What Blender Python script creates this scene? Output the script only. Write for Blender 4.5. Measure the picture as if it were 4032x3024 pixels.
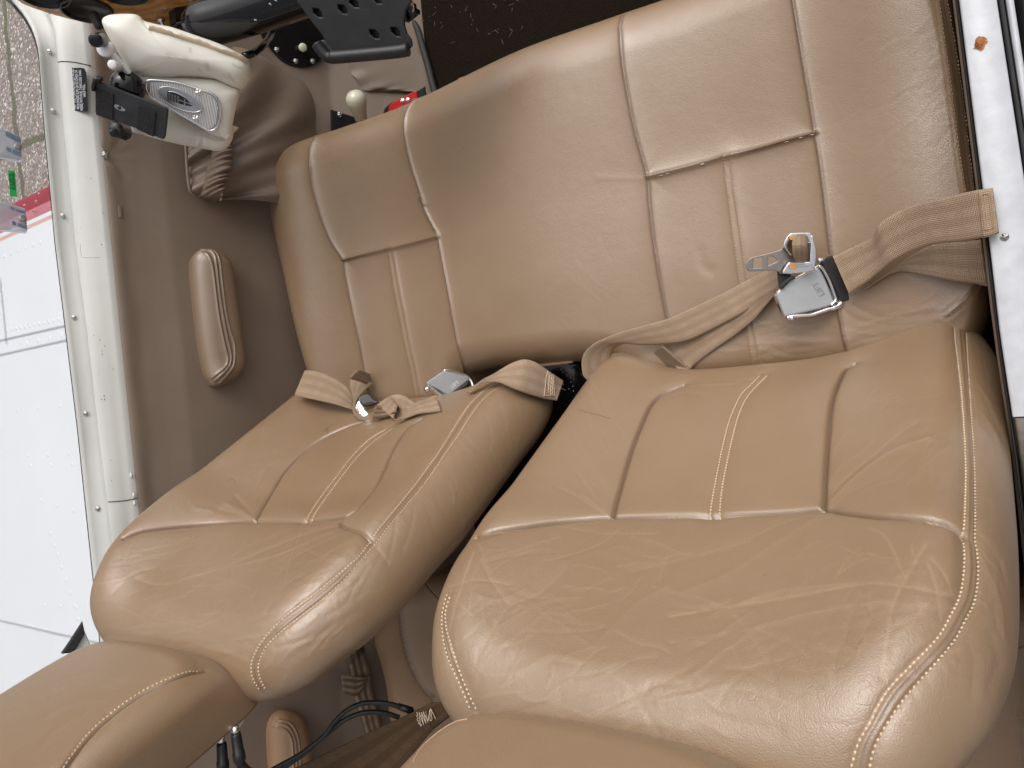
import bpy, bmesh, math, random
import numpy as np
from mathutils import Vector, Matrix
from mathutils.bvhtree import BVHTree

random.seed(7); np.random.seed(7)
for o in list(bpy.data.objects): bpy.data.objects.remove(o)
SC = bpy.context.scene
COL = SC.collection

# ------------------------------------------------------------------ camera, sky, sun, exposure
FPX = 2912.0; PPX = np.array([2016.0, 1512.0]); CAM = np.array([0.0, 0.0, 0.95])
_F = np.array([-.1015, -.9948, 0.0]); _F /= np.linalg.norm(_F)
_R = np.array([.823, -.084, -.561]); _R -= _F * _R.dot(_F); _R /= np.linalg.norm(_R)
_D = np.cross(_R, _F); _D = _D if _D[2] > 0 else -_D
MW = np.array([_R, _F, -_D])
cd = bpy.data.cameras.new('camera'); co = bpy.data.objects.new('camera', cd); COL.objects.link(co)
co.matrix_world = Matrix([[MW[0,0], -MW[0,1], -MW[0,2], CAM[0]], [MW[1,0], -MW[1,1], -MW[1,2], CAM[1]],
                          [MW[2,0], -MW[2,1], -MW[2,2], CAM[2]], [0, 0, 0, 1]])
cd.lens = 26; cd.sensor_width = 36; cd.clip_start = .02; cd.clip_end = 500
SC.camera = co
W = bpy.data.worlds.new('World'); SC.world = W; W.use_nodes = True
wn = W.node_tree.nodes; wl = W.node_tree.links
sky = wn.new('ShaderNodeTexSky'); sky.sky_type = 'NISHITA'; sky.sun_disc = False
SUN_EL, SUN_ROT = math.radians(52), math.radians(9)
sky.sun_elevation = SUN_EL; sky.sun_rotation = SUN_ROT; sky.dust_density = 8; sky.air_density = 1.2
hsv = wn.new('ShaderNodeHueSaturation'); hsv.inputs['Saturation'].default_value = .22
wl.new(sky.outputs[0], hsv.inputs['Color'])
bg = wn['Background']; bg.inputs['Strength'].default_value = .15
wl.new(hsv.outputs[0], bg.inputs['Color'])
sd = bpy.data.lights.new('sun', 'SUN'); so = bpy.data.objects.new('sun', sd); COL.objects.link(so)
sd.energy = .8; sd.angle = math.radians(100); sd.color = (1, .97, .93)
sv = Vector((math.sin(SUN_ROT) * math.cos(SUN_EL), math.cos(SUN_ROT) * math.cos(SUN_EL), math.sin(SUN_EL)))
so.rotation_euler = sv.to_track_quat('Z', 'Y').to_euler(); so.location = sv * 10
SC.view_settings.view_transform = 'Standard'; SC.view_settings.look = 'None'
SC.view_settings.exposure = -0.08; SC.view_settings.gamma = 1

# ------------------------------------------------------------------ sight lines: photo point -> point on a surface at its own depth
CR = dict(A=(0,0,2.011), B=(900,0,2.011), C=(2900,600,1.954), D=(1000,1300,1.7015), E=(0,500,2.458), F=(0,2000,1.1642),
          G=(2200,1200,1.2074), H=(1600,1900,.9095), I=(3500,0,1.185), J=(1000,2200,2.013), K=(0,1000,1.0367), L=(1000,500,1.4747),
          M=(2400,0,1.3554), W=(0,0,.5486), S=(0,0,1), N=(0,480,3.456), O=(340,40,2.765), P=(640,0,2.048), Q=(3600,1200,.9095),
          R=(0,0,4.608), T=(2250,1100,2.011), U=(1150,1400,2.011), V=(680,880,2.183))
def tr(c, *pts):
    x, y, k = CR[c]
    return np.array(pts, float).reshape(-1, 2) / k + [x, y]
def ray(s):
    s = np.atleast_2d(s); d = np.c_[(s - PPX) / FPX, np.ones(len(s))]
    return d @ MW.T
def on_plane(s, o, n):
    d = ray(s); o = np.asarray(o, float); n = np.asarray(n, float)
    return CAM + d * (((o - CAM) @ n) / (d @ n))[:, None]
def on_z(s, z): return on_plane(s, (0, 0, z), (0, 0, 1))
def spline(P, n, closed=False):
    P = np.asarray(P, float)
    Q = np.vstack([P[-1:], P, P[:2]]) if closed else np.vstack([2*P[:1]-P[1:2], P, 2*P[-1:]-P[-2:-1]])
    out = []
    for i in range(1, len(Q) - 2):
        t = np.linspace(0, 1, 24, endpoint=False)[:, None]
        a, b, c, d = Q[i-1], Q[i], Q[i+1], Q[i+2]
        out.append(.5*((2*b)+(-a+c)*t+(2*a-5*b+4*c-d)*t*t+(-a+3*b-3*c+d)*t**3))
    out = np.vstack(out + [Q[-2:-1]])
    return resample(out, n, closed)
def resample(P, n, closed=False):
    s = np.r_[0, np.cumsum(np.linalg.norm(np.diff(P, axis=0), axis=1))]
    u = np.linspace(0, s[-1], n + 1)[:-1] if closed else np.linspace(0, s[-1], n)
    return np.stack([np.interp(u, s, P[:, k]) for k in range(P.shape[1])], 1)
def length(P): return np.linalg.norm(np.diff(P, axis=0), axis=1).sum()
def unit(v): v = np.asarray(v, float); return v / np.linalg.norm(v)

# ------------------------------------------------------------------ materials
MATS = {}
class NT:
    def __init__(s, name):
        m = bpy.data.materials.new(name); m.use_nodes = True; s.m = m; s.t = m.node_tree; s.n = s.t.nodes
        s.b = s.n['Principled BSDF']; MATS[name] = m
    def new(s, typ, **kw):
        n = s.n.new('ShaderNode' + typ)
        for k, v in kw.items():
            if hasattr(n, k) and k not in n.inputs: setattr(n, k, v)
            else: n.inputs[k].default_value = v
        return n
    def link(s, a, b): s.t.links.new(a, b)
    def coord(s, kind='Object'): return s.new('TexCoord').outputs[kind]
    def noise(s, scale, detail=4, rough=.55, vec=None, sx=None):
        n = s.new('TexNoise'); n.inputs['Scale'].default_value = scale; n.inputs['Detail'].default_value = detail
        n.inputs['Roughness'].default_value = rough
        v = vec if vec is not None else s.coord()
        if sx:
            mp = s.new('Mapping'); mp.inputs['Scale'].default_value = sx; s.link(v, mp.inputs[0]); v = mp.outputs[0]
        s.link(v, n.inputs['Vector']); return n.outputs['Fac']
    def ramp(s, fac, stops):
        r = s.new('ValToRGB'); cr = r.color_ramp
        while len(cr.elements) < len(stops): cr.elements.new(.5)
        for e, (p, c) in zip(cr.elements, stops):
            e.position = p; e.color = tuple(c) + (1,) if len(c) == 3 else c
        s.link(fac, r.inputs[0]); return r.outputs[0]
    def mix(s, fac, a, b):
        n = s.new('MixRGB')
        for i, v in enumerate((fac, a, b)):
            if hasattr(v, 'links'): s.link(v, n.inputs[i])
            elif i == 0: n.inputs[0].default_value = v
            else: n.inputs[i].default_value = tuple(v) + (1,)
        return n.outputs[0]
    def math(s, op, a, b=None):
        n = s.new('Math'); n.operation = op
        for i, v in enumerate((a, b)):
            if v is None: continue
            if hasattr(v, 'links'): s.link(v, n.inputs[i])
            else: n.inputs[i].default_value = v
        return n.outputs[0]
    def bump(s, h, dist=.001, strength=1.0, prev=None):
        n = s.new('Bump'); n.inputs['Distance'].default_value = dist; n.inputs['Strength'].default_value = strength
        s.link(h, n.inputs['Height'])
        if prev is not None: s.link(prev, n.inputs['Normal'])
        return n.outputs[0]
    def attr(s, name):
        n = s.new('Attribute'); n.attribute_name = name; return n.outputs['Fac']

def plain(name, col, rough=.5, metal=0, var=.08, vscale=30, bump=0, bscale=400, spec=.5, coat=0):
    t = NT(name); b = t.b
    f = t.noise(vscale, 5)
    lo = [c * (1 - var) for c in col]; hi = [min(1, c * (1 + var)) for c in col]
    t.link(t.ramp(f, [(.3, lo), (.7, hi)]), b.inputs['Base Color'])
    b.inputs['Roughness'].default_value = rough; b.inputs['Metallic'].default_value = metal
    b.inputs['Specular IOR Level'].default_value = spec
    if coat: b.inputs['Coat Weight'].default_value = coat; b.inputs['Coat Roughness'].default_value = .08
    if bump: t.link(t.bump(t.noise(bscale, 3), bump), b.inputs['Normal'])
    return t.m

def leather(name, col, rough=.42, crackle=1.0, spec=.5, veins=1.0, grain=1.0):
    t = NT(name); b = t.b
    c = np.array(col)
    big = t.noise(5, 4, .6); mid = t.noise(26, 5, .6)
    base = t.mix(t.ramp(big, [(.32, (0,0,0)), (.7, (1,1,1))]), c * [.95, .92, .89], c * [1.05, 1.06, 1.09])
    base = t.mix(t.math('MULTIPLY', t.ramp(mid, [(.45, (0,0,0)), (.75, (1,1,1))]), .3), base, c * [.91, .87, .83])
    vec = t.coord()
    def warp(scale, amt):
        nz = t.new('TexNoise'); nz.inputs['Scale'].default_value = scale; nz.inputs['Detail'].default_value = 3; t.link(vec, nz.inputs['Vector'])
        vm = t.new('VectorMath'); vm.operation = 'SCALE'; vm.inputs['Scale'].default_value = amt; t.link(nz.outputs['Color'], vm.inputs[0])
        va = t.new('VectorMath'); va.operation = 'ADD'; t.link(vec, va.inputs[0]); t.link(vm.outputs[0], va.inputs[1]); return va.outputs[0]
    # rubbed creases (lighter, dry), growth veins: marks that belong to the hide; hollows darkened by dirt and painted shade
    cre = t.attr('crease'); grm_shade = t.attr('grime'); wea = t.attr('wear')
    thr = t.ramp(t.noise(170, 4, .7), [(.3, (.35,)*3), (.6, (1,)*3)])
    base = t.mix(t.math('MULTIPLY', cre, thr), base, np.minimum(1, c * [1.38, 1.42, 1.48]))
    wv = warp(34, .022)
    def cell(scale, w):
        vo = t.new('TexVoronoi'); vo.feature = 'DISTANCE_TO_EDGE'; vo.inputs['Scale'].default_value = scale; t.link(wv, vo.inputs['Vector'])
        return t.ramp(vo.outputs['Distance'], [(0, (0,0,0)), (w, (1,1,1))])
    ck, ck2 = cell(105, .05), cell(260, .10)
    brk = t.ramp(t.noise(60, 4, .6), [(.44, (0,)*3), (.62, (1,)*3)])
    cracks = t.math('MULTIPLY', t.math('MULTIPLY', t.math('SUBTRACT', 1.0, ck), brk), wea)
    cr2 = t.math('MULTIPLY', t.math('MULTIPLY', t.math('SUBTRACT', 1.0, ck2), wea), .18)
    base = t.mix(t.math('MULTIPLY', t.math('ADD', cracks, cr2), .30), base, c * .5)
    base = t.mix(t.math('MULTIPLY', grm_shade, .8), base, c * [.25, .21, .19])
    t.link(base, b.inputs['Base Color'])
    n1 = t.bump(t.noise(900, 2, .5), .00035, .8 * grain)
    n2 = t.bump(t.noise(75, 6, .68), .0010, .30 * grain, n1)
    n3 = t.bump(t.noise(14, 3, .5), .006, .16, n2)
    n4 = n3
    n5 = t.bump(t.math('ADD', cracks, cr2), -.0006, .24 * crackle, n4)
    t.link(n5, b.inputs['Normal'])
    t.link(t.math('ADD', t.math('MULTIPLY', t.noise(18, 3, .6), .16), rough - .07), b.inputs['Roughness'])
    b.inputs['Specular IOR Level'].default_value = spec
    return t.m

leather('tan_leather', (.260, .172, .102), .30, spec=1.0)
leather('rear_leather', (.29, .18, .10), .36, spec=.8)
leather('armrest_leather_shaded', (.235, .165, .108), .34, spec=.9)  # tan leather muted: the shade on the armrest is put into its colour
leather('taupe_leather', (.195, .146, .110), .44, .3, .5, .15)
leather('cream_leather', (.78, .77, .70), .38, .4, .5, .1, .5)
plain('thread', (.64, .50, .36), .7, var=.1, vscale=300)
plain('tan_thread', (.42, .27, .17), .7)
plain('brown_thread', (.24, .145, .08), .7)
plain('chrome', (.82, .82, .83), .13, 1, .04, 80)
plain('brushed_steel', (.55, .55, .56), .3, 1, .1, 120, .0002, 900)
plain('silver_lever', (.47, .49, .51), .36, .4, .05, 60, .0002, 700)
plain('dull_metal', (.42, .41, .40), .38, 1, .15, 200)
plain('black_plastic', (.011, .011, .012), .42, 0, .3, 40, .0003, 600)
plain('worn_black', (.022, .023, .026), .48, 0, .5, 24, .0004, 500)
plain('black_gloss', (.005, .005, .006), .08, 0, .2, 30, spec=.5)
plain('rubber', (.02, .019, .019), .7, 0, .2, 60)
plain('velcro', (.022, .021, .024), .95, 0, .6, 500, .002, 900)
plain('cream_paint', (.62, .625, .595), .38, 0, .05, 9, .0006, 40)
plain('ivory_plastic', (.55, .53, .42), .2, 0, .03, spec=.6)
plain('white_plastic', (.78, .78, .78), .35, 0, .03)
plain('white_paint', (.53, .54, .57), .40, .1, .09, 50, .0005, 60)
plain('ivory_edge', (.62, .50, .36), .6)
plain('orange_rivet', (.62, .30, .12), .45)
plain('red_paint', (.55, .012, .012), .4, 0, .06)
plain('rust', (.32, .12, .035), .8, 0, .5, 160)
plain('green_label', (.03, .52, .10), .4, 0, .04)
plain('ink_black', (.01, .01, .012), .5)
plain('placard_black', (.010, .010, .012), .6, 0, .3, 50, spec=.15)
plain('placard_white', (.72, .74, .78), .5)
plain('gauge_black', (.01, .01, .01), .3, 0, .2, 60)
plain('gauge_mark', (.45, .42, .33), .6)
plain('straw', (.13, .11, .075), .8)
plain('tongue_chrome_tinted', (.36, .32, .29), .24, 1, .1, 60)  # chrome of the belt tongue, the seat's brown reflection mixed into its colour
plain('tan_liner', (.30, .18, .08), .8)
plain('dirt_mark', (.10, .075, .05), .8, 0, .4, 200)
plain('wing_white', (.74, .765, .80), .22, 0, .02, 3, coat=.4)
plain('wing_red', (.26, .008, .022), .35, 0, .06, 3, spec=.2)
plain('wing_pink', (.46, .14, .17), .3, 0, .05, 3)
plain('wing_salmon', (.60, .37, .31), .3, 0, .04, 3)
plain('wing_line', (.40, .42, .45), .5)
plain('steel_blue', (.16, .24, .38), .3, 0, .12, 40)

def webbing(name, col, stripe, contrast=1.0):
    t = NT(name); b = t.b; uv = t.new('UVMap').outputs[0]
    sp = t.new('SeparateXYZ'); t.link(uv, sp.inputs[0])
    c = np.array(col)
    v = t.math('MULTIPLY', sp.outputs[1], 2 * math.pi * 3.0)
    bands = t.ramp(t.math('ADD', t.math('MULTIPLY', t.math('SINE', v), .5), .5), [(.35, (0,)*3), (.6, (1,)*3)])
    # checks along the bands
    uu = t.math('FRACT', t.math('MULTIPLY', sp.outputs[0], 42.0))
    chk = t.ramp(uu, [(.46, (0,)*3), (.5, (1,)*3)])
    f = t.math('MULTIPLY', bands, t.math('ADD', t.math('MULTIPLY', chk, .35), .65))
    base = t.mix(t.math('MULTIPLY', f, contrast), c, stripe)
    base = t.mix(t.math('MULTIPLY', t.ramp(t.noise(22, 4), [(.5, (0,)*3), (.8, (1,)*3)]), .35), base, c * .72)
    t.link(base, b.inputs['Base Color']); b.inputs['Roughness'].default_value = .62
    b.inputs['Specular IOR Level'].default_value = .25
    rib = t.math('SINE', t.math('MULTIPLY', sp.outputs[0], 2 * math.pi * 560))
    rib2 = t.math('SINE', t.math('MULTIPLY', sp.outputs[1], 2 * math.pi * 24))
    t.link(t.bump(t.math('ADD', rib, t.math('MULTIPLY', rib2, .6)), .0004, .8), b.inputs['Normal'])
    return t.m
webbing('tan_webbing', (.37, .262, .178), (.45, .33, .232), .8)
webbing('brown_webbing', (.085, .046, .020), (.125, .072, .036), .8)
webbing('striped_webbing', (.15, .095, .06), (.33, .235, .16), 1.0)

def wood():
    t = NT('walnut'); b = t.b
    v = t.coord()
    n = t.noise(6, 6, .6, v, (1, 1, 5.5))
    w = t.new('TexWave'); w.inputs['Scale'].default_value = 9; w.inputs['Distortion'].default_value = 9; w.inputs['Detail'].default_value = 4
    mp = t.new('Mapping'); mp.inputs['Scale'].default_value = (1, 1, 3.2); mp.inputs['Rotation'].default_value = (0, .5, 0)
    t.link(v, mp.inputs[0]); t.link(mp.outputs[0], w.inputs['Vector'])
    t.link(t.mix(n, t.ramp(w.outputs['Fac'], [(.1, (.24, .09, .02)), (.5, (.58, .27, .075)), (.9, (.72, .40, .14))]), (.62, .30, .085)), b.inputs['Base Color'])
    b.inputs['Roughness'].default_value = .28; b.inputs['Coat Weight'].default_value = .4
wood()
def carpet():
    t = NT('dark_carpet'); b = t.b
    vo = t.new('TexVoronoi'); vo.inputs['Scale'].default_value = 260; t.link(t.coord(), vo.inputs['Vector'])
    t.link(t.ramp(t.noise(330, 4, .7), [(.3, (.004, .003, .002)), (.75, (.03, .018, .011))]), b.inputs['Base Color'])
    b.inputs['Roughness'].default_value = .95; b.inputs['Specular IOR Level'].default_value = .1
    t.link(t.bump(t.noise(520, 3, .7), .005, 1), b.inputs['Normal'])
carpet()
def aggregate():
    t = NT('aggregate_paving'); b = t.b; v = t.coord()
    vo = t.new('TexVoronoi'); vo.inputs['Scale'].default_value = 62; t.link(v, vo.inputs['Vector'])
    sp = t.new('SeparateColor'); t.link(vo.outputs['Color'], sp.inputs[0])
    st = t.ramp(sp.outputs[0], [(0, (.16, .125, .11)), (.45, (.28, .23, .21)), (.8, (.42, .37, .345)), (.96, (.72, .68, .66))])
    base = t.mix(t.ramp(vo.outputs['Distance'], [(.35, (0,)*3), (.75, (1,)*3)]), st, (.2, .165, .145))
    wv = t.new('TexNoise'); wv.inputs['Scale'].default_value = 9; wv.inputs['Detail'].default_value = 5; t.link(v, wv.inputs['Vector'])
    va = t.new('VectorMath'); va.operation = 'SCALE'; va.inputs['Scale'].default_value = .11; t.link(wv.outputs['Color'], va.inputs[0])
    vb = t.new('VectorMath'); vb.operation = 'ADD'; t.link(v, vb.inputs[0]); t.link(va.outputs[0], vb.inputs[1])
    mp = t.new('Mapping'); mp.inputs['Location'].default_value = (-.895, .52, 0); mp.inputs['Rotation'].default_value = (0, 0, .0); t.link(vb.outputs[0], mp.inputs[0])
    br = t.new('TexBrick'); br.offset = 0.0; br.inputs['Scale'].default_value = 1; br.inputs['Brick Width'].default_value = 1.2; br.inputs['Row Height'].default_value = 1.2
    br.inputs['Mortar Size'].default_value = .030; br.inputs['Mortar Smooth'].default_value = .3
    t.link(mp.outputs[0], br.inputs['Vector'])
    moss = t.ramp(t.noise(7, 5, .7), [(.42, (.11, .095, .08)), (.56, (.10, .105, .045)), (.75, (.15, .145, .07))])
    t.link(t.mix(br.outputs['Fac'], base, moss), b.inputs['Base Color']); b.inputs['Roughness'].default_value = .75
    t.link(t.bump(vo.outputs['Distance'], -.008, .7), b.inputs['Normal'])
aggregate()
def glassy(name, col, rough, trans, tint=1.0):
    t = NT(name); m = t.m; n = t.n; b = t.b
    b.inputs['Base Color'].default_value = tuple(col) + (1,); b.inputs['Roughness'].default_value = rough
    tr_ = t.new('BsdfTransparent'); tr_.inputs[0].default_value = (tint, tint, tint, 1)
    mx = t.new('MixShader'); fr = t.new('Fresnel'); fr.inputs['IOR'].default_value = 1.45
    f = t.math('ADD', fr.outputs[0], 1 - trans); t.link(f, mx.inputs[0])
    t.link(tr_.outputs[0], mx.inputs[1]); t.link(b.outputs[0], mx.inputs[2]); t.link(mx.outputs[0], n['Material Output'].inputs[0])
glassy('clear_pane', (.9, .9, .9), .05, .99)
glassy('clear_acrylic', (.75, .80, .88), .12, .55)
glassy('label_film', (.85, .85, .85), .15, .86)

# ------------------------------------------------------------------ mesh helpers
def tag(o, label=None, cat=None, group=None, kind=None):
    if label: o['label'] = label
    if cat: o['category'] = cat
    if group: o['group'] = group
    if kind: o['kind'] = kind
    return o
def mesh_obj(name, V, Fc, mat, parent=None, smooth=True, uv=None, attrs=None):
    me = bpy.data.meshes.new(name); me.from_pydata([tuple(map(float, v)) for v in V], [], [tuple(map(int, f)) for f in Fc])
    mats = mat if isinstance(mat, (list, tuple)) else [mat]
    for m in mats: me.materials.append(MATS[m])
    if smooth: me.polygons.foreach_set('use_smooth', [True] * len(me.polygons))
    if uv is not None:
        ul = me.uv_layers.new(name='UVMap')
        li = np.empty(len(me.loops), int); me.loops.foreach_get('vertex_index', li)
        ul.data.foreach_set('uv', np.asarray(uv)[li].astype(np.float32).ravel())
    for k, a in (attrs or {}).items():
        at = me.attributes.new(k, 'FLOAT', 'POINT'); at.data.foreach_set('value', np.asarray(a, np.float32))
    me.update()
    ob = bpy.data.objects.new(name, me); COL.objects.link(ob)
    if parent is not None: attach(ob, parent)
    return ob
def attach(ob, parent):
    ob.parent = parent
    if parent.type == 'EMPTY' or True:
        ob.matrix_parent_inverse = Matrix.Translation(parent_loc(parent)).inverted()
def parent_loc(p):
    l = Vector(p.location)
    return l
def thing(name, loc, label, cat, group=None):
    e = bpy.data.objects.new(name, None); COL.objects.link(e); e.location = tuple(map(float, loc)); e.empty_display_size = .05
    return tag(e, label, cat, group)
def grid_faces(nu, nv, closed_v=False, flip=False):
    f = []
    for i in range(nu - 1):
        for j in range(nv if closed_v else nv - 1):
            k = (j + 1) % nv
            q = (i*nv + j, i*nv + k, (i+1)*nv + k, (i+1)*nv + j)
            f.append(q[::-1] if flip else q)
    return f
def vnormals(V, Fc):
    Fq = np.array([f if len(f) == 4 else (f[0], f[1], f[2], f[2]) for f in Fc])
    a, b, c, d = (V[Fq[:, i]] for i in range(4))
    fn = np.cross(c - a, d - b)
    tri = Fq[:, 2] == Fq[:, 3]
    if tri.any(): fn[tri] = np.cross(b - a, c - a)[tri]
    N = np.zeros_like(V)
    for i in range(4): np.add.at(N, Fq[:, i], fn)
    return N / (np.linalg.norm(N, axis=1, keepdims=True) + 1e-12)
def bvh(V, Fc): return BVHTree.FromPolygons([Vector(v) for v in V], [tuple(f) for f in Fc])
def cast(tree, s, fallback=None):
    """photo points -> points on a surface (points that miss it are dropped)"""
    out = []
    for d in ray(s):
        h = tree.ray_cast(Vector(CAM), Vector(d).normalized())
        if h[0] is not None: out.append(np.array(h[0]))
    return np.array(out)
def dist_poly(V, P, cut):
    """distance of verts to a dense polyline, inf beyond cut"""
    lo, hi = P.min(0) - cut, P.max(0) + cut
    m = np.all((V >= lo) & (V <= hi), axis=1); idx = np.where(m)[0]
    d = np.full(len(V), 9.0)
    A, B = P[:-1], P[1:]; AB = B - A; L2 = (AB**2).sum(1) + 1e-12
    for k in range(0, len(idx), 4000):
        q = V[idx[k:k+4000]]
        t = np.clip((((q[:, None] - A) * AB).sum(2)) / L2, 0, 1)
        dd = np.linalg.norm(q[:, None] - (A + t[..., None] * AB), axis=2).min(1)
        d[idx[k:k+4000]] = dd
    return d
def tube(P, r, mat, name='tube', parent=None, sides=10, cap=True):
    P = np.asarray(P, float); n = len(P); r = np.full(n, r) if np.isscalar(r) else np.asarray(r)
    T = np.gradient(P, axis=0); T /= np.linalg.norm(T, axis=1, keepdims=True) + 1e-12
    up = np.array([0, 0, 1.0]) if abs(T[0][2]) < .9 else np.array([1.0, 0, 0])
    V = []; a = np.linspace(0, 2*np.pi, sides, endpoint=False)
    u = unit(np.cross(T[0], up))
    for i in range(n):
        u = unit(u - T[i] * u.dot(T[i])); v = np.cross(T[i], u)
        V.append(P[i] + r[i] * (np.cos(a)[:, None] * u + np.sin(a)[:, None] * v))
    V = np.vstack(V); Fc = grid_faces(n, sides, True)
    if cap: Fc += [tuple(range(sides))[::-1], tuple((n-1)*sides + np.arange(sides))]
    if name is None: return V, Fc
    return mesh_obj(name, V, Fc, mat, parent)
def frame(o, n, up):
    n = unit(n); x = unit(np.cross(up, n)); y = np.cross(n, x)
    return np.asarray(o, float), x, y, n
def to_chart(s, fr):
    P = on_plane(s, fr[0], fr[3]) - fr[0]
    return np.c_[P @ fr[1], P @ fr[2]]
def from_chart(q, fr, h=0):
    q = np.atleast_2d(q); return fr[0] + q[:, :1] * fr[1] + q[:, 1:2] * fr[2] + np.reshape(h, (-1, 1)) * fr[3]
def slab(name, rings, fr, thick, mat, parent=None, bevel=.001, lift=0, smooth=False, res=2):
    """flat plate cut from outlines (first ring outer, others holes) lying on a frame, thickness below the surface"""
    cu = bpy.data.curves.new(name, 'CURVE'); cu.dimensions = '2D'; cu.fill_mode = 'BOTH'
    for ring in rings:
        sp = cu.splines.new('POLY'); sp.points.add(len(ring) - 1); sp.use_cyclic_u = True
        for p, q in zip(sp.points, ring): p.co = (q[0], q[1], 0, 1)
    b = min(bevel, thick * .45); cu.extrude = thick / 2 - b; cu.bevel_depth = b; cu.bevel_resolution = res; cu.offset = -b
    t = bpy.data.objects.new('tmp', cu); COL.objects.link(t)
    dg = bpy.context.evaluated_depsgraph_get(); me = bpy.data.meshes.new_from_object(t.evaluated_get(dg))
    bpy.data.objects.remove(t); bpy.data.curves.remove(cu)
    R3 = Matrix([list(fr[1]), list(fr[2]), list(fr[3])]).transposed()
    o = fr[0] + fr[3] * (lift - thick / 2)
    me.transform(Matrix.Translation(Vector(o)) @ R3.to_4x4())
    me.name = name; me.materials.clear(); me.materials.append(MATS[mat])
    me.polygons.foreach_set('use_smooth', [smooth] * len(me.polygons))
    me.polygons.foreach_set('material_index', [0] * len(me.polygons))
    ob = bpy.data.objects.new(name, me); COL.objects.link(ob)
    if parent is not None: attach(ob, parent)
    return ob
def text(name, s, fr, mat, size, parent=None, rot=0, mirror=False, depth=.0003, lift=.0005, sx=1.0, align='CENTER', spacing=1.0):
    cu = bpy.data.curves.new(name, 'FONT'); cu.body = s; cu.size = size; cu.align_x = align; cu.align_y = 'CENTER'; cu.extrude = depth; cu.space_character = spacing
    t = bpy.data.objects.new('tmp', cu); COL.objects.link(t)
    dg = bpy.context.evaluated_depsgraph_get(); me = bpy.data.meshes.new_from_object(t.evaluated_get(dg))
    bpy.data.objects.remove(t); bpy.data.curves.remove(cu)
    me.transform(Matrix.Diagonal((-sx if mirror else sx, 1, 1, 1))); me.transform(Matrix.Rotation(rot, 4, 'Z'))
    R3 = Matrix([list(fr[1]), list(fr[2]), list(fr[3])]).transposed()
    me.transform(Matrix.Translation(Vector(fr[0] + fr[3] * lift)) @ R3.to_4x4())
    if mirror: me.flip_normals()
    me.materials.clear(); me.materials.append(MATS[mat]); me.name = name
    ob = bpy.data.objects.new(name, me); COL.objects.link(ob)
    if parent is not None: attach(ob, parent)
    return ob
def lathe(name, prof, o, axis, mat, parent=None, sides=24):
    """prof: (height, radius) along axis"""
    ax = unit(axis); u = unit(np.cross(ax, (0.3, .9, .1))); v = np.cross(ax, u); a = np.linspace(0, 2*np.pi, sides, endpoint=False)
    V = np.vstack([np.asarray(o) + ax * h + r * (np.cos(a)[:, None] * u + np.sin(a)[:, None] * v) for h, r in prof])
    Fc = grid_faces(len(prof), sides, True); Fc += [tuple(range(sides))[::-1], tuple((len(prof)-1)*sides + np.arange(sides))]
    return mesh_obj(name, V, Fc, mat, parent)
def screw(o, n, r, mat, parent, name='screw'):
    """domed cross-head screw"""
    fr = frame(o, n, (0.1, .95, .2)); V = []; K = 6; S = 20
    for i in range(K):
        t = i / (K - 1); rr = r * np.cos(t * np.pi / 2 * .92); h = .55 * r * np.sin(t * np.pi / 2)
        a = np.linspace(0, 2*np.pi, S, endpoint=False); cr = np.minimum(np.abs(np.cos(a + .5)), np.abs(np.sin(a + .5)))
        hh = h - (.32 * r if 2 <= i <= 4 else 0) * (cr < .3)
        V.append(from_chart(np.c_[rr*np.cos(a), rr*np.sin(a)], fr, hh))
    V = np.vstack(V); Fc = grid_faces(K, S, True) + [tuple((K-1)*S + np.arange(S))]
    return mesh_obj(name, V, Fc, mat, parent)

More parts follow.
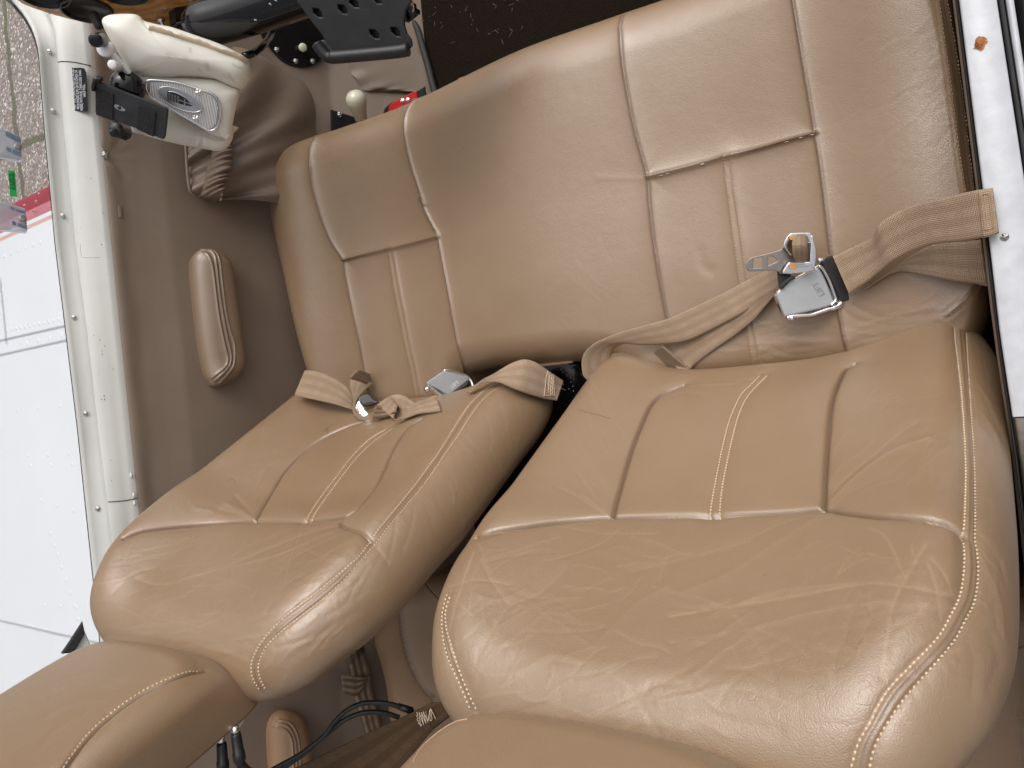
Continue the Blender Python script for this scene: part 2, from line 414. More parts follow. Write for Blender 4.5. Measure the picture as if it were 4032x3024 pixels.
# ------------------------------------------------------------------ upholstery: inflated panels with sewn seams
def smooth01(x, a, b):
    t = np.clip((x - a) / (b - a), 0, 1); return t * t * (3 - 2 * t)
def pillow(outline, fr, front, r, dep, side, N=760, K=110, S=14, inset=.02, seg=False, c=None, back=True, relax=0):
    out = resample(np.vstack([outline, outline[:1]]), N, True)
    area = np.sum(out[:, 0]*np.roll(out[:, 1], -1) - out[:, 1]*np.roll(out[:, 0], -1))
    if area < 0: out = out[::-1]
    cen = out.mean(0) if c is None else np.asarray(c, float)
    lo, hi = out.min(0), out.max(0)
    C = np.tile(cen, (N, 1))
    if seg:
        hw = (hi - lo) / 2; k = int(hw[1] > hw[0]); L = hw[k] - hw[1-k]; m = (lo + hi) / 2
        C[:, k] = np.clip(out[:, k], m[k] - L, m[k] + L)
    t = np.linspace(0, 1, K); rho = 1 - (1 - t) ** 1.7; rho[0] = 0
    Q = (C[None] + rho[:, None, None] * (out - C)[None]).reshape(-1, 2)
    e = np.empty(len(Q), np.float32); o32 = out.astype(np.float32); q32 = Q.astype(np.float32)
    A = o32; AB = np.roll(o32, -1, 0) - o32; L2 = (AB**2).sum(1) + 1e-12
    for k in range(0, len(Q), 1500):
        q = q32[k:k+1500][:, None]; tt = np.clip(((q - A) * AB).sum(2) / L2, 0, 1)
        e[k:k+1500] = np.sqrt((((q - A) - tt[..., None] * AB) ** 2).sum(2).min(1))
    rr = r(Q[:, 0], Q[:, 1]) if callable(r) else r
    dd = dep(Q[:, 0], Q[:, 1]) if callable(dep) else np.full(len(Q), dep)
    x = np.clip(1 - e / rr, 0, 1)
    h = front(Q[:, 0], Q[:, 1]) - dd * (1 - np.sqrt(np.clip(1 - x * x, 0, 1)))
    if relax:
        H = h.reshape(K, N); w = np.clip((1 - rho) * 6, 0, 1)[:, None]
        for _ in range(relax):
            P_ = np.vstack([H[:1], H, H[-1:]]); A_ = .25*(P_[:-2] + P_[2:] + np.roll(H, 1, 1) + np.roll(H, -1, 1)); H = H + (A_ - H) * w; H[0] = H[1].mean()
        h = H.ravel()
    V = [from_chart(Q, fr, h)]
    he = h.reshape(K, N)[-1]
    nrm = np.roll(out, -1, 0) - np.roll(out, 1, 0); nrm = np.c_[-nrm[:, 1], nrm[:, 0]]; nrm /= np.linalg.norm(nrm, axis=1, keepdims=True) + 1e-9
    for i in range(1, S + 1):
        s = i / S
        V.append(from_chart(out + nrm * inset * s**2.2, fr, he - side * s))
    V = np.vstack(V); Fc = grid_faces(K + S, N, True)
    V = np.vstack([V, from_chart(cen, fr, he.mean() - side)])
    last = (K + S - 1) * N
    Fc += [(last + i, last + (i + 1) % N, len(V) - 1) for i in range(N)]
    if not seg:   # one vertex at the middle instead of a collapsed ring
        G = []
        for f in Fc:
            g = []
            for i in f:
                k = 0 if i < N else i - N + 1
                if k not in g: g.append(k)
            if len(g) > 2: G.append(tuple(g))
        Fc = G; V = np.vstack([V[:1], V[N:]])
    return V, Fc

class Hide:
    """an upholstered piece: base surface + seams traced on it"""
    def __init__(s, V, Fc):
        s.V = V; s.F = Fc; s.N = vnormals(V, Fc); s.tree = bvh(V, Fc)
        n = len(V); s.D = np.zeros(n); s.puff = np.full(n, 9.0); s.crease = np.zeros(n); s.grime = np.zeros(n); s.wear = np.zeros(n); s.st = []
    def line(s, px, step=.0025):
        p = spline(px, max(8, int(length(px) / 6)))
        P = cast(s.tree, p)
        if len(P) < 3: return None
        # drop jumps
        cut = np.where(np.linalg.norm(np.diff(P, axis=0), axis=1) > .035)[0] + 1
        P = max(np.split(P, cut), key=len)
        if len(P) < 3: return None
        n = max(4, int(length(P) / step)); return resample(P, n)
    def groove(s, P, depth=.003, sig=.002, broad=True, grime=.0):
        if P is None: return
        d = dist_poly(s.V, P, .08 if broad else .012)
        s.D -= depth * np.exp(-(d / sig) ** 2)
        if broad: s.puff = np.minimum(s.puff, d)
        if grime: s.grime = np.maximum(s.grime, grime * np.exp(-(d / max(.0019, sig * .9)) ** 2))  # seam dirt and the shade in the groove, both put into the colour
    def seam(s, px, depth=.0024, sig=.0018, grime=1.0): P = s.line(px); s.groove(P, depth, sig, True, grime); return P
    def stitch_line(s, px, pitch=.0043, **kw):
        P = s.line(px) if np.shape(px)[1] == 2 else px
        if P is None: return None
        s.groove(P, .0011, .0016, kw.get('broad', False), kw.get('grime', 0)); s.st.append((P, pitch)); return P
    def double(s, pa, pb, center=True, welt=0):
        A, B = s.stitch_line(pa), s.stitch_line(pb)
        if A is None or B is None: return
        n = max(len(A), len(B)); Cn = (resample(A, n) + resample(B, n)) / 2
        d = dist_poly(s.V, Cn, .08); s.D -= .0022 * np.exp(-np.maximum(0, d - .007) / .009) * (d < 5)
        if center: s.groove(Cn, .0024, .0016, False, .35)
        if welt: s.D += welt * np.exp(-(d / .0028) ** 2)
        return Cn
    def fold(s, px, amp=.0015, sig=.004, cre=.0, csig=.0016):
        P = s.line(px)
        if P is None: return
        d = dist_poly(s.V, P, max(sig, csig) * 3.2 + .002)
        n = len(P); 
        s.D += .28 * amp * np.exp(-(d / sig) ** 2)
        if cre: s.crease = np.maximum(s.crease, cre * np.exp(-(d / csig) ** 2))
    def worn(s, px, rad, amt):
        for p in cast(s.tree, px):
            d = np.linalg.norm(s.V - p, axis=1); s.wear = np.maximum(s.wear, amt * np.exp(-(d / rad) ** 2))
    def dirty(s, px, w, amt):
        P = s.line(px)
        if P is not None: s.grime = np.maximum(s.grime, amt * np.exp(-(dist_poly(s.V, P, w * 3.5) / w) ** 2))
    def finish(s, name, mat, parent, pa=.005, lam=.010, thread='thread'):
        D = s.D - pa * np.exp(-s.puff / lam) * (s.puff < 5)
        V = s.V + s.N * D[:, None]; s.V2 = V
        s.tree2 = bvh(V, s.F)
        ob = mesh_obj(name, V, s.F, mat, parent, True, None, dict(crease=s.crease, grime=s.grime, wear=s.wear))
        if s.st:
            VV, FF = [], []
            for P, pitch in s.st:
                L = length(P); m = max(2, int(L / pitch)); Q = resample(P, m * 2 + 1)
                for i in range(m):
                    a, b = Q[2*i], Q[2*i+1]; a = a + (b - a) * .12; b = b + (b - a) * .15
                    pts = []
                    ok = True
                    for q in (a, b):
                        nb = s.tree.find_nearest(Vector(q))
                        if nb[0] is None: ok = False; break
                        h = s.tree2.ray_cast(nb[0] + nb[1] * .012, -nb[1], .04)
                        if h[0] is None: ok = False; break
                        pts.append((np.array(h[0]), np.array(h[1])))
                    if not ok: continue
                    (p0, n0), (p1, n1) = pts
                    t = p1 - p0
                    if np.linalg.norm(t) < 1e-5: continue
                    t = unit(t); sd_ = unit(np.cross(t, n0)); w = .00095; hh = .0013
                    mid = (p0 + p1) / 2
                    k = len(VV)
                    for c_, hgt, ww in ((p0, .0000, .6), (mid, hh, 1.0), (p1, .0000, .6)):
                        VV += [c_ + sd_ * w * ww - n0 * .0002, c_ + n0 * (hgt + .0004), c_ - sd_ * w * ww - n0 * .0002]
                    for j in (0, 3): FF += [(k+j, k+j+1, k+j+4, k+j+3), (k+j+1, k+j+2, k+j+5, k+j+4)]
            mesh_obj('stitching', VV, FF, thread, ob)
        return ob
def fine_creases(h, c, box, n, ang, spread, L, seed, amp=.0006, cre=(.2, .55)):
    """many thin rubbed creases in the hide inside a region"""
    r = np.random.RandomState(seed)
    for _ in range(n):
        x, y = r.uniform(box[0], box[2]), r.uniform(box[1], box[3]); a = math.radians(ang + r.normal(0, spread)); l = r.uniform(*L)
        k = r.uniform(-.35, .35); pts = []
        for t in np.linspace(-.5, .5, 5): pts.append((x + math.cos(a + k*t) * l * t + r.normal(0, l*.02), y + math.sin(a + k*t) * l * t + r.normal(0, l*.02)))
        h.fold(tr(c, *pts), r.choice([-1, 1]) * amp, .0022, r.uniform(*cre), r.uniform(.0006, .0011))
ALL = []   # (verts, faces) of everything straps can rest on

# ------------------------------------------------------------------ the setting
FLOOR = -.33
floor = mesh_obj('floor', *(lambda V: (V, [(0,1,2,3)]))([(-1.5,-2.2,FLOOR),(.35,-2.2,FLOOR),(.35,1.7,FLOOR),(-1.5,1.7,FLOOR)]), 'dark_carpet', None, False)
tag(floor, 'dark brown carpet on the cabin floor ahead of the bench seat', 'floor', None, 'structure')
gr = mesh_obj('ground', *(lambda V: (V, [(0,1,2,3)]))([(-160,-160,-1.3),(160,-160,-1.3),(160,160,-1.3),(-160,160,-1.3)]), 'aggregate_paving', None, False)
tag(gr, 'grey exposed aggregate paving with mossy joints under the wing', 'ground', None, 'structure')

# ---- wing outside the left window
root = thing('aircraft_wing', (-3, 0, -.5), 'white low wing with dark red leading edge band outside the left window', 'wing')
def wing_strip(y0, y1, z0, z1, mat, name, x0=-1.62, x1=-6.5, ny=6, top=True):
    ys = np.linspace(y0, y1, ny); zs = np.linspace(z0, z1, ny)
    V = [(x, y, z) for x in (x0, x1) for y, z in zip(ys, zs)]
    return V, grid_faces(2, ny, False, True)
def wing_z(y):   # rounded nose, nearly flat top
    e = np.clip((.945 - y) / .14, 0, 1); return -.40 - .075 * (1 - np.sqrt(np.clip(1 - (1 - e) ** 2, 0, 1)))
bands = [('wing_skin', -1.75, .782, 'wing_white'), ('salmon_stripe', .782, .797, 'wing_salmon'), ('white_stripe', .797, .812, 'wing_white'),
         ('pink_stripe', .812, .852, 'wing_pink'), ('red_band', .852, .945, 'wing_red')]
for nm, a, b, m in bands:
    ys = np.linspace(a, b, 4 if a < .7 else 10); V = [(x, y, float(wing_z(y))) for x in (-6.5, -1.62) for y in ys]
    mesh_obj(nm, V, grid_faces(2, len(ys)), m, root, True)
V = [(x, y, z) for x in (-6.5, -1.62) for y, z in [(.945, -.475), (.93, -.53), (.8, -.57), (-1.75, -.45), (-1.75, -.40)]]
mesh_obj('wing_underside', V, grid_faces(2, 5), 'wing_white', root)
def domes(pts, r, h, n=8):
    VV, FF = [], []
    for p in pts:
        k = len(VV); a = np.linspace(0, 2*np.pi, n, endpoint=False)
        for rr, hh in ((1, 0), (.75, .7), (.35, 1)):
            VV += [tuple(np.array(p) + (r*rr*np.cos(q), r*rr*np.sin(q), h*hh)) for q in a]
        for i in range(2):
            for j in range(n): FF.append((k+i*n+j, k+i*n+(j+1) % n, k+(i+1)*n+(j+1) % n, k+(i+1)*n+j))
        FF.append(tuple(k + 2*n + j for j in range(n)))
    return VV, FF
rv = []
for c, a, b, n in [('K', (30, 312), (240, 268), 12), ('K', (110, 365), (250, 335), 4), ('K', (5, 240), (8, 150), 3), ('K', (70, 636), (245, 620), 3),
                   ('K', (115, 825), (280, 815), 3), ('K', (125, 865), (295, 858), 3), ('K', (165, 1005), (300, 1048), 3), ('K', (205, 1140), (225, 1190), 2),
                   ('K', (235, 1226), (320, 1490), 6), ('K', (183, 1433), (315, 1445), 3), ('E', (40, 1250), (390, 1115), 6), ('K', (110, 1515), (270, 1560), 14)]:
    p = on_z(tr(c, a, b), -.40); rv += [p[0] + (p[1] - p[0]) * t for t in np.linspace(0, 1, n)]
mesh_obj('rivets', *domes(rv, .010, .0014), 'wing_white', root)
drops = on_z(tr('N', (297, 1013), (578, 990), (540, 1090), (620, 895), (655, 840), (380, 1145), (275, 975), (180, 1110), (505, 1215)), -.405)
mesh_obj('rivet_heads', *domes([d + (0, 0, .012) for d in drops], .007, .004), 'wing_pink', root)
for c, a, b, w in [('K', (0, 352), (272, 290), .003), ('K', (0, 411), (275, 349), .003), ('K', (0, 120), (22, 345), .0031), ('K', (0, 1497), (290, 1563), .004)]:
    p = on_z(tr(c, a, b), -.396); d = unit(p[1] - p[0]); q = np.array([-d[1], d[0], 0]) * w
    e_ = .6 if abs(d[0]) > .6 else .02; p0, p1 = p[0] - d * e_, p[1] + d * e_
    mesh_obj('panel_line', [p0 - q, p0 + q, p1 + q, p1 - q], [(0, 1, 2, 3)], 'wing_line', root, False)

# ---- left cabin wall: lining, armrests, pouch, access plate
wall_prof = [(-.36, -.985), (-.33, -1.005), (-.25, -1.07), (-.16, -1.135), (-.05, -1.175), (.05, -1.20), (.15, -1.222), (.22, -1.236), (.252, -1.2415), (.266, -1.2428), (.274, -1.246), (.278, -1.256)]
wz = np.array([p[0] for p in wall_prof]); wx = np.array([p[1] for p in wall_prof])
def wall_x(z): return np.interp(z, wz[:10], wx[:10])
root = thing('cabin_wall', (-1.2, 0, -.3), 'taupe leather lined left cabin wall with padded armrests and gathered pouch', 'cabin wall')
ny = 520; ys = np.linspace(-1.35, 1.25, ny); prof = resample(np.c_[wx, wz], 150)
Vw = np.array([(x, y, z) for y in ys for x, z in prof]); Fw_ = grid_faces(ny, 150)
# pulled hide: shallow waves, a dimple round the screw, a small slit
scr = on_plane(tr('A', (848, 1222)), (-1.241, 0, 0), (1, 0, 0))[0]; scr[0] = wall_x(scr[2])
d = np.linalg.norm((Vw - scr) * (0, 1, 1), axis=1)
ang = np.arctan2(Vw[:, 2] - scr[2], Vw[:, 1] - scr[1])
edge = np.clip((.245 - Vw[:, 2]) / .06, 0, 1)
wav = .0018*np.sin(Vw[:, 1]*9 + 3*Vw[:, 2]) + .0016*np.sin(Vw[:, 1]*23 - 11*Vw[:, 2] + 1)
Vw[:, 0] += edge * wav + .012 * edge * np.exp(-((Vw[:, 2]-.12)/.16)**2) - .006 * np.exp(-(d/.014)**2) + .0012*np.exp(-(d/.04)**2)*np.sin(11*ang) * (d > .008)
Vw[:, 0] += .0007*np.sin(Vw[:, 1]*34+2) * np.exp(-((Vw[:, 2]-.255)/.012)**2)
wc = np.zeros(len(Vw)); 
wall = mesh_obj('lining', Vw, Fw_, 'taupe_leather', root, True, None, dict(crease=wc, grime=wc, wear=wc))
wtree = bvh(Vw, Fw_); ALL.append((Vw, Fw_))
screw(scr + (-.005, 0, 0) + np.array((.004, 0, .001)), (1, -.1, .25), .0062, 'dull_metal', root)
sl = cast(wtree, tr('E', (1160, 820)))[0]
fr = frame(sl + (.0005, 0, 0), (1, 0, .2), (0, 0, 1))
slab('stitched_slit', [[(-.010, -.0025), (.010, -.0025), (.010, .0025), (-.010, .0025)]], fr, .002, 'taupe_leather', root, .0008, .0016)
# armrest by the left seat
def armrest(px, seams, off, thick, fr, N=420):
    q = to_chart(spline(px, 200, True), fr)
    V, Fc = pillow(q, fr, lambda x, y: np.zeros_like(x), .026, .024, .03, N, 70, 8, .002)
    h = Hide(V, Fc)
    A, B, Cc = seams
    h.groove(h.line(A), .0018, .0014, True, .45); h.groove(h.line(B), .0022, .0014, True, .6); h.groove(h.line(Cc), .0015, .0013, True, .35)
    return h
hit = cast(wtree, tr('V', (420, 800)))[0]
fr = frame(hit + (.045, 0, 0), (.95, 0, .28), (0, 0, 1))
h = armrest(tr('V', (200,300),(225,250),(262,224),(350,218),(450,240),(512,285),(548,360),(600,700),(642,1000),(665,1150),(655,1240),(605,1315),(500,1370),(395,1394),(350,1355),(308,1260),(270,1080),(238,850),(207,550),(196,400)),
   (tr('V', (225,262),(285,268),(318,310),(338,380),(360,550),(385,750),(418,930),(450,1080),(470,1160),(450,1230),(350,1322)),
    tr('V', (245,243),(320,250),(358,290),(376,400),(398,600),(430,800),(460,960),(488,1080),(497,1160),(475,1235),(368,1350)),
    tr('V', (300,235),(370,262),(403,340),(412,420),(432,600),(460,800),(490,920),(524,1030),(530,1140),(510,1240),(400,1362))), .045, .05, fr)
for i in range(26):   # puckered edge of the seam
    t = i / 25; p = tr('V', (335 + 122*t, 350 + 700*t), (350 + 122*t, 352 + 700*t)); h.fold(p, -.0011, .0022)
h.worn(tr('V', (300, 400), (330, 800), (380, 1100)), .03, .5)
h.finish('armrest', 'armrest_leather_shaded', root, .004, .012); tag(bpy.data.objects['armrest'], 'tan padded armrest')
# rear armrest seen between the seat backs
hit = cast(wtree, tr('J', (320, 1400)))[0]
fr = frame(hit + (.045, 0, 0), (.95, 0, .28), (0, 0, 1))
h = armrest(tr('J', (155,1420),(170,1340),(205,1280),(260,1245),(320,1243),(400,1265),(445,1310),(470,1390),(490,1520),(505,1700),(520,1900),(500,2050),(330,2080),(220,1960),(170,1700),(158,1550)),
   (tr('J', (175,1325),(245,1350),(290,1420),(305,1550),(310,1800)), tr('J', (190,1300),(260,1325),(310,1400),(330,1540),(335,1800)), tr('J', (200,1285),(280,1305),(335,1385),(358,1530),(362,1800))), .045, .05, fr, 300)
h.finish('armrest', 'rear_leather', root, .004, .012)
# gathered map pouch low on the wall ahead of the seat
n1, n2 = 150, 150
Lf = spline(tr('W', (398, 322), (405, 375), (412, 412), (432, 428)), n1)
Lb = spline(np.vstack([tr('W', (432, 428), (500, 438)), tr('W', (575, 452), (720, 480))]), n1)
rim = spline(np.vstack([tr('A', (1470, 900), (1480, 1215), (1505, 1500), (1560, 1560), (1720, 1595))]), n1)
topl = spline(np.vstack([tr('P', (560, 380), (700, 415), (860, 480), (1060, 605), (1180, 720), (1262, 870), (1285, 960), (1292, 1060), (1305, 1250), (1320, 1500), (1330, 1800))]), n1)
P0 = on_plane(rim, (-1.195, 0, 0), (1, 0, 0)); P1 = on_plane(topl, (-1.165, 0, 0), (1, 0, 0))
s = np.linspace(0, 1, n2)[:, None]; tt = np.linspace(0, 1, n1)
Vp = []
for i in range(n1):
    Q = P0[i] + (P1[i] - P0[i]) * s
    bul = .06 * np.sin(np.pi * s[:, 0]) ** .8
    pl = .0045 * np.sin(tt[i] * 38 + 5 * s[:, 0] + 2*np.sin(tt[i]*9)) * np.exp(-s[:, 0] * 1.6) + .004 * np.sin(tt[i] * 19 + 7 * s[:, 0]) + .003*np.sin(tt[i]*61+3*s[:, 0])*np.exp(-s[:, 0]*4)
    Q[:, 0] += bul + pl; Q[:, 2] += .25 * bul + .5 * pl; Vp.append(Q)
Vp = np.vstack(Vp); Fp = grid_faces(n1, n2)
zz = np.zeros(len(Vp)); pouch = mesh_obj('map_pouch', Vp, Fp, 'taupe_leather', root, True, None, dict(crease=zz, grime=zz, wear=zz + .15)); ALL.append((Vp, Fp))
# gathered rim of the pouch
rim2 = spline(tr('A', (1640, 1000), (1655, 1245), (1625, 1330), (1600, 1450), (1585, 1545), (1640, 1585), (1725, 1597)), 160)
out2 = spline(tr('A', (1800, 1000), (1830, 1230), (1818, 1320), (1800, 1400), (1770, 1480), (1740, 1560), (1728, 1600)), 160)
R0 = on_plane(rim2, (-1.175, 0, 0), (1, 0, 0)); R1 = on_plane(out2, (-1.135, 0, 0), (1, 0, 0)); Vr = []
for i in range(160):
    ss = np.linspace(0, 1, 30)[:, None]; Q = R0[i] + (R1[i] - R0[i]) * ss
    k = np.sin(i * .55 + 1.3*np.sin(i*.11) + 2 * ss[:, 0]) * .004 + np.sin(i*.23+1)*.004
    b = .022 * np.sin(np.pi * ss[:, 0]) ** .5 + k; Q[:, 0] += b + .006; Q[:, 2] += b * .4; Vr.append(Q)
Vr = np.vstack(Vr); zz = np.zeros(len(Vr)); mesh_obj('gathered_rim', Vr, grid_faces(160, 30), 'taupe_leather', pouch, True, None, dict(crease=zz, grime=zz, wear=zz + .2))
e0 = spline(tr('A', (1462, 900), (1474, 1215), (1500, 1490), (1555, 1558)), 60)
tube(on_plane(e0, (-1.19, 0, 0), (1, 0, 0)), .0028, 'taupe_leather', 'pouch_edge', pouch)
# kick panel overlap in the footwell
ov = spline(tr('P', (1490, 470), (1505, 540), (1535, 620), (1590, 700), (1640, 738), (1760, 745), (1990, 752)), 60); ov2 = spline(tr('P', (1960, 440), (2060, 470), (2110, 560), (2135, 640), (2150, 700), (2150, 735), (2140, 780)), 60)
A3, B3 = cast(wtree, ov), cast(wtree, ov2)
n = 60
if len(A3) > 5 and len(B3) > 5:
    A3, B3 = resample(A3, n), resample(B3, n); ss = np.linspace(0, 1, 24)[:, None]
    Vk = np.vstack([A3[i] + (B3[i] - A3[i]) * ss + np.c_[.012 * np.minimum(1, ss[:, 0] * 8 + .2) + .003*np.sin(i*.5)*np.exp(-ss[:, 0]*9), np.zeros(24), np.zeros(24)] for i in range(n)])
    zz = np.zeros(len(Vk)); mesh_obj('kick_panel', Vk, grid_faces(n, 24), 'taupe_leather', root, True, None, dict(crease=zz, grime=zz, wear=zz))
# black edging where the lining meets the carpet
ed = spline(tr('P', (1990, 170), (2050, 250), (2100, 420), (2140, 560), (2175, 700), (2200, 780)), 30)
tube(on_z(ed, FLOOR + .004) + (.008, 0, .008), .007, 'rubber', 'edging', root)
# round black access plate with screws and a cream button
wh = cast(wtree, tr('P', (1060, 330)))[0]
fr = frame(wh + (.006, 0, 0), (.9, -.25, .36), (0, 0, 1))
cen = to_chart(tr('P', (1055, 320)), fr)[0]; rim_ = to_chart(tr('P', (1080, 545), (860, 380), (1290, 460)), fr)
rad = np.mean(np.linalg.norm(rim_ - cen, axis=1))
a = np.linspace(0, 2*np.pi, 72, endpoint=False)
ringp = [spline(to_chart(tr('P', (785,260),(820,335),(880,420),(960,500),(1060,542),(1160,545),(1250,500),(1290,450),(1320,300),(1300,100),(1150,20),(950,40),(830,140)), fr), 80, True)]
plate = slab('access_plate', ringp, fr, .012, 'black_gloss', root, .003, .01)
for p in [(910, 408), (1063, 500), (1198, 500)]:
    q = from_chart(to_chart(tr('P', p), fr), fr, .010)[0]; screw(q, fr[3], .0052, 'dull_metal', plate)
q = from_chart(to_chart(tr('P', (1105, 397)), fr), fr, .008)[0]
lathe('button', [(0, .005), (.007, .0056), (.009, .0082), (.013, .0086), (.015, .007), (.0155, .002)], q, fr[3], 'ivory_plastic', plate)
tri = slab('gusset_plate', [to_chart(tr('P', (1283, 905), (1540, 985), (1560, 1100), (1285, 1100)), fr)], fr, .006, 'black_plastic', root, .001, .055)
q = from_chart(to_chart(tr('P', (1352, 945)), fr), fr, .056)[0]; screw(q, fr[3], .006, 'dull_metal', tri)

# ---- window ledge above the wall
root = thing('window_ledge', (-1.27, .2, .3), 'grey cream painted left window ledge with a row of screws', 'window ledge')
rail_y = np.linspace(-.62, 1.0, 90)
def railx(y, pts):
    p = np.array(sorted(pts)); return np.interp(y, p[:, 0], p[:, 1])
ox = lambda y: railx(y, [(-.6, -1.283), (-.236, -1.287), (.0, -1.288), (.186, -1.295), (.31, -1.300), (.51, -1.296), (.60, -1.291), (.625, -1.290), (.645, -1.293), (.67, -1.304), (.70, -1.324), (.73, -1.353), (.75, -1.374), (1.0, -1.7)])
gx = lambda y: railx(y, [(-.6, -1.25), (-.208, -1.262), (0, -1.272), (.15, -1.276), (.31, -1.286), (.516, -1.285), (.62, -1.281), (.66, -1.281), (.68, -1.287), (.706, -1.303), (.76, -1.34), (1.0, -1.6)])
Vg = []; 
for y in rail_y:
    o_, g_ = ox(y), gx(y)
    pf = [(o_ - .012, .27), (o_ - .004, .335), (o_, .341), (o_ + .006, .343), (o_ + .3*(g_-o_), .336), (o_ + .6*(g_-o_), .327), (g_ - .004, .3215), (g_ - .0012, .319), (g_, .312)]
    Vg += [(x, y, z) for x, z in pf]
rail = mesh_obj('rail', Vg, grid_faces(len(rail_y), 9, False, True), 'cream_paint', root)
Vg = []
for y in np.linspace(-.62, .70, 80):
    g_ = gx(y); i_ = -1.2475
    w = i_ - g_
    pf = [(g_ + .0012, .311), (g_ + .0022, .318), (g_ + .2*w, .317), (g_ + .45*w, .310), (g_ + .75*w, .297), (i_ - .003, .2865), (i_ - .0008, .284), (i_ - .0015, .272)]
    Vg += [(x, y, z) for x, z in pf]
lp = mesh_obj('ledge_panel', Vg, grid_faces(80, 8, False, True), 'cream_paint', root)
ltree = bvh(np.array(Vg), grid_faces(80, 8, False, True)); ALL.append((np.array(Vg), grid_faces(80, 8, False, True)))
rtree = bvh(np.vstack([rail.data.vertices[i].co[:] for i in range(len(rail.data.vertices))]), grid_faces(len(rail_y), 9, False, True))
for c, p in [('A', (388, 410)), ('A', (415, 880)), ('E', (603, 862)), ('K', (300, 260)), ('K', (348, 652)), ('K', (397, 1040))]:
    q = cast(rtree, tr(c, p))
    if len(q): screw(q[0], (.35, -.1, .9), .0048, 'dull_metal', root)
for p in [(532, 903), (543, 984), (546, 1016), (555, 1097)]:
    q = cast(ltree, tr('K', p))
    if len(q): mesh_obj('rivet', *domes([q[0] + (0, 0, -.0002)], .0042, .0012, 12), 'cream_paint', root)
# joints across the ledge
for pts in [('R', (1035, 1130), (1150, 1115), (1350, 1130), (1500, 1160), (1650, 1195)), ('K', (432, 1013), (500, 1008), (563, 997)), ('E', (775, 1130), (785, 1240), (800, 1258), (900, 1262), (960, 1262)),]:
    q = cast(ltree, spline(tr(*pts), 30))
    if len(q) > 3: tube(q + (.0, 0, .0001), .0009 if pts[0] != 'E' else .0006, 'dirt_mark' if pts[0] != 'E' else 'cream_paint', 'panel_joint', root, 6)
# chipped and stained spots in the paint
chips = [('K', (384, 332), 3), ('K', (408, 352), 4), ('K', (428, 376), 3), ('K', (418, 395), 2.5), ('K', (360, 302), 2), ('K', (418, 410), 3), ('K', (462, 470), 3), ('K', (402, 492), 2.5), ('K', (425, 577), 4), ('K', (427, 594), 4), ('K', (415, 594), 3), ('K', (452, 842), 2.5), ('K', (455, 925), 2),
         ('E', (985, 1136), 8), ('E', (1038, 1428), 5), ('E', (998, 832), 5), ('E', (785, 980), 4), ('E', (840, 490), 5), ('E', (880, 500), 6), ('R', (1352, 1013), 8), ('R', (1240, 1012), 6)]
VV, FF = [], []
for c, p, r in chips:
    q = cast(ltree, tr(c, p))
    if not len(q): continue
    n_ = unit((.45, 0, .9)); f_ = frame(q[0] + n_ * .0004, n_, (0, 1, 0)); k = len(VV); rr = r / CR[c][2] * .00033
    for j in range(9): 
        aa = j / 9 * 2 * np.pi; VV.append(from_chart((rr * np.cos(aa) * random.uniform(.5, 1.2), rr * np.sin(aa) * random.uniform(.6, 1.4)), f_)[0])
    FF.append(tuple(range(k, k + 9)))
mesh_obj('paint_chips', VV, FF, 'dirt_mark', root, False)
# dark seal outside the rail
V = np.array([(ox(y) - .008, y, .334) for y in rail_y]); tube(V, .0045, 'rubber', 'seal', root, 8)
# forward foot of the ledge below the instrument panel
# ---- warning placard stuck to the ledge
pp = tr('A', (508,545),(520,540),(640,538),(668,542),(684,572),(695,870),(688,885),(535,873),(522,860)); q = cast(ltree, tr('A', (600, 710)))[0]
fr = frame(q + unit((.45, 0, .9)) * .0006, (.47, 0, .88), (1, 0, -.3))
ps = slab('warning_placard', [to_chart(pp, fr)], fr, .0006, 'placard_black', None, .0002, .0008)
tag(ps, 'small black placard with six lines of white capitals stuck on the cream ledge', 'placard')
lines = ['TURNING TYPE TAKEOFFS, AND', 'TAKEOFF IMMEDIATLEY FOLLOWING', 'FAST TAXI TURN PROHIBITED. AVOID', 'PROLONGED SLIPS (20 SECONDS OR', 'MORE) WITH FUEL TANKS LESS THAN', 'HALF FULL.']
ends = [((538, 838), (527, 572)), ((567, 857), (554, 556)), ((597, 866), (581, 550)), ((625, 866), (607, 556)), ((652, 877), (637, 556)), ((674, 768), (667, 668))]
for s_, (a_, b_) in zip(lines, ends):
    P = on_plane(tr('A', a_, b_), fr[0], fr[3]); mid = P.mean(0); d_ = P[1] - P[0]
    f2 = (mid, unit(d_), unit(np.cross(fr[3], unit(d_))), fr[3])
    t = text('lettering', s_, f2, 'placard_white', .0068, ps, 0, False, .00005, .0011)
    w = t.dimensions.x if False else None
    co_ = np.array([v.co[:] for v in t.data.vertices]); ext = np.ptp((co_ - mid) @ f2[1]); k = np.linalg.norm(d_) / ext
    for v in t.data.vertices:
        r_ = np.array(v.co) - mid; a0, a1, a2 = r_ @ f2[1], r_ @ f2[2], r_ @ f2[3]
        v.co = Vector(mid + f2[1]*a0*k + f2[2]*a1 + f2[3]*a2)

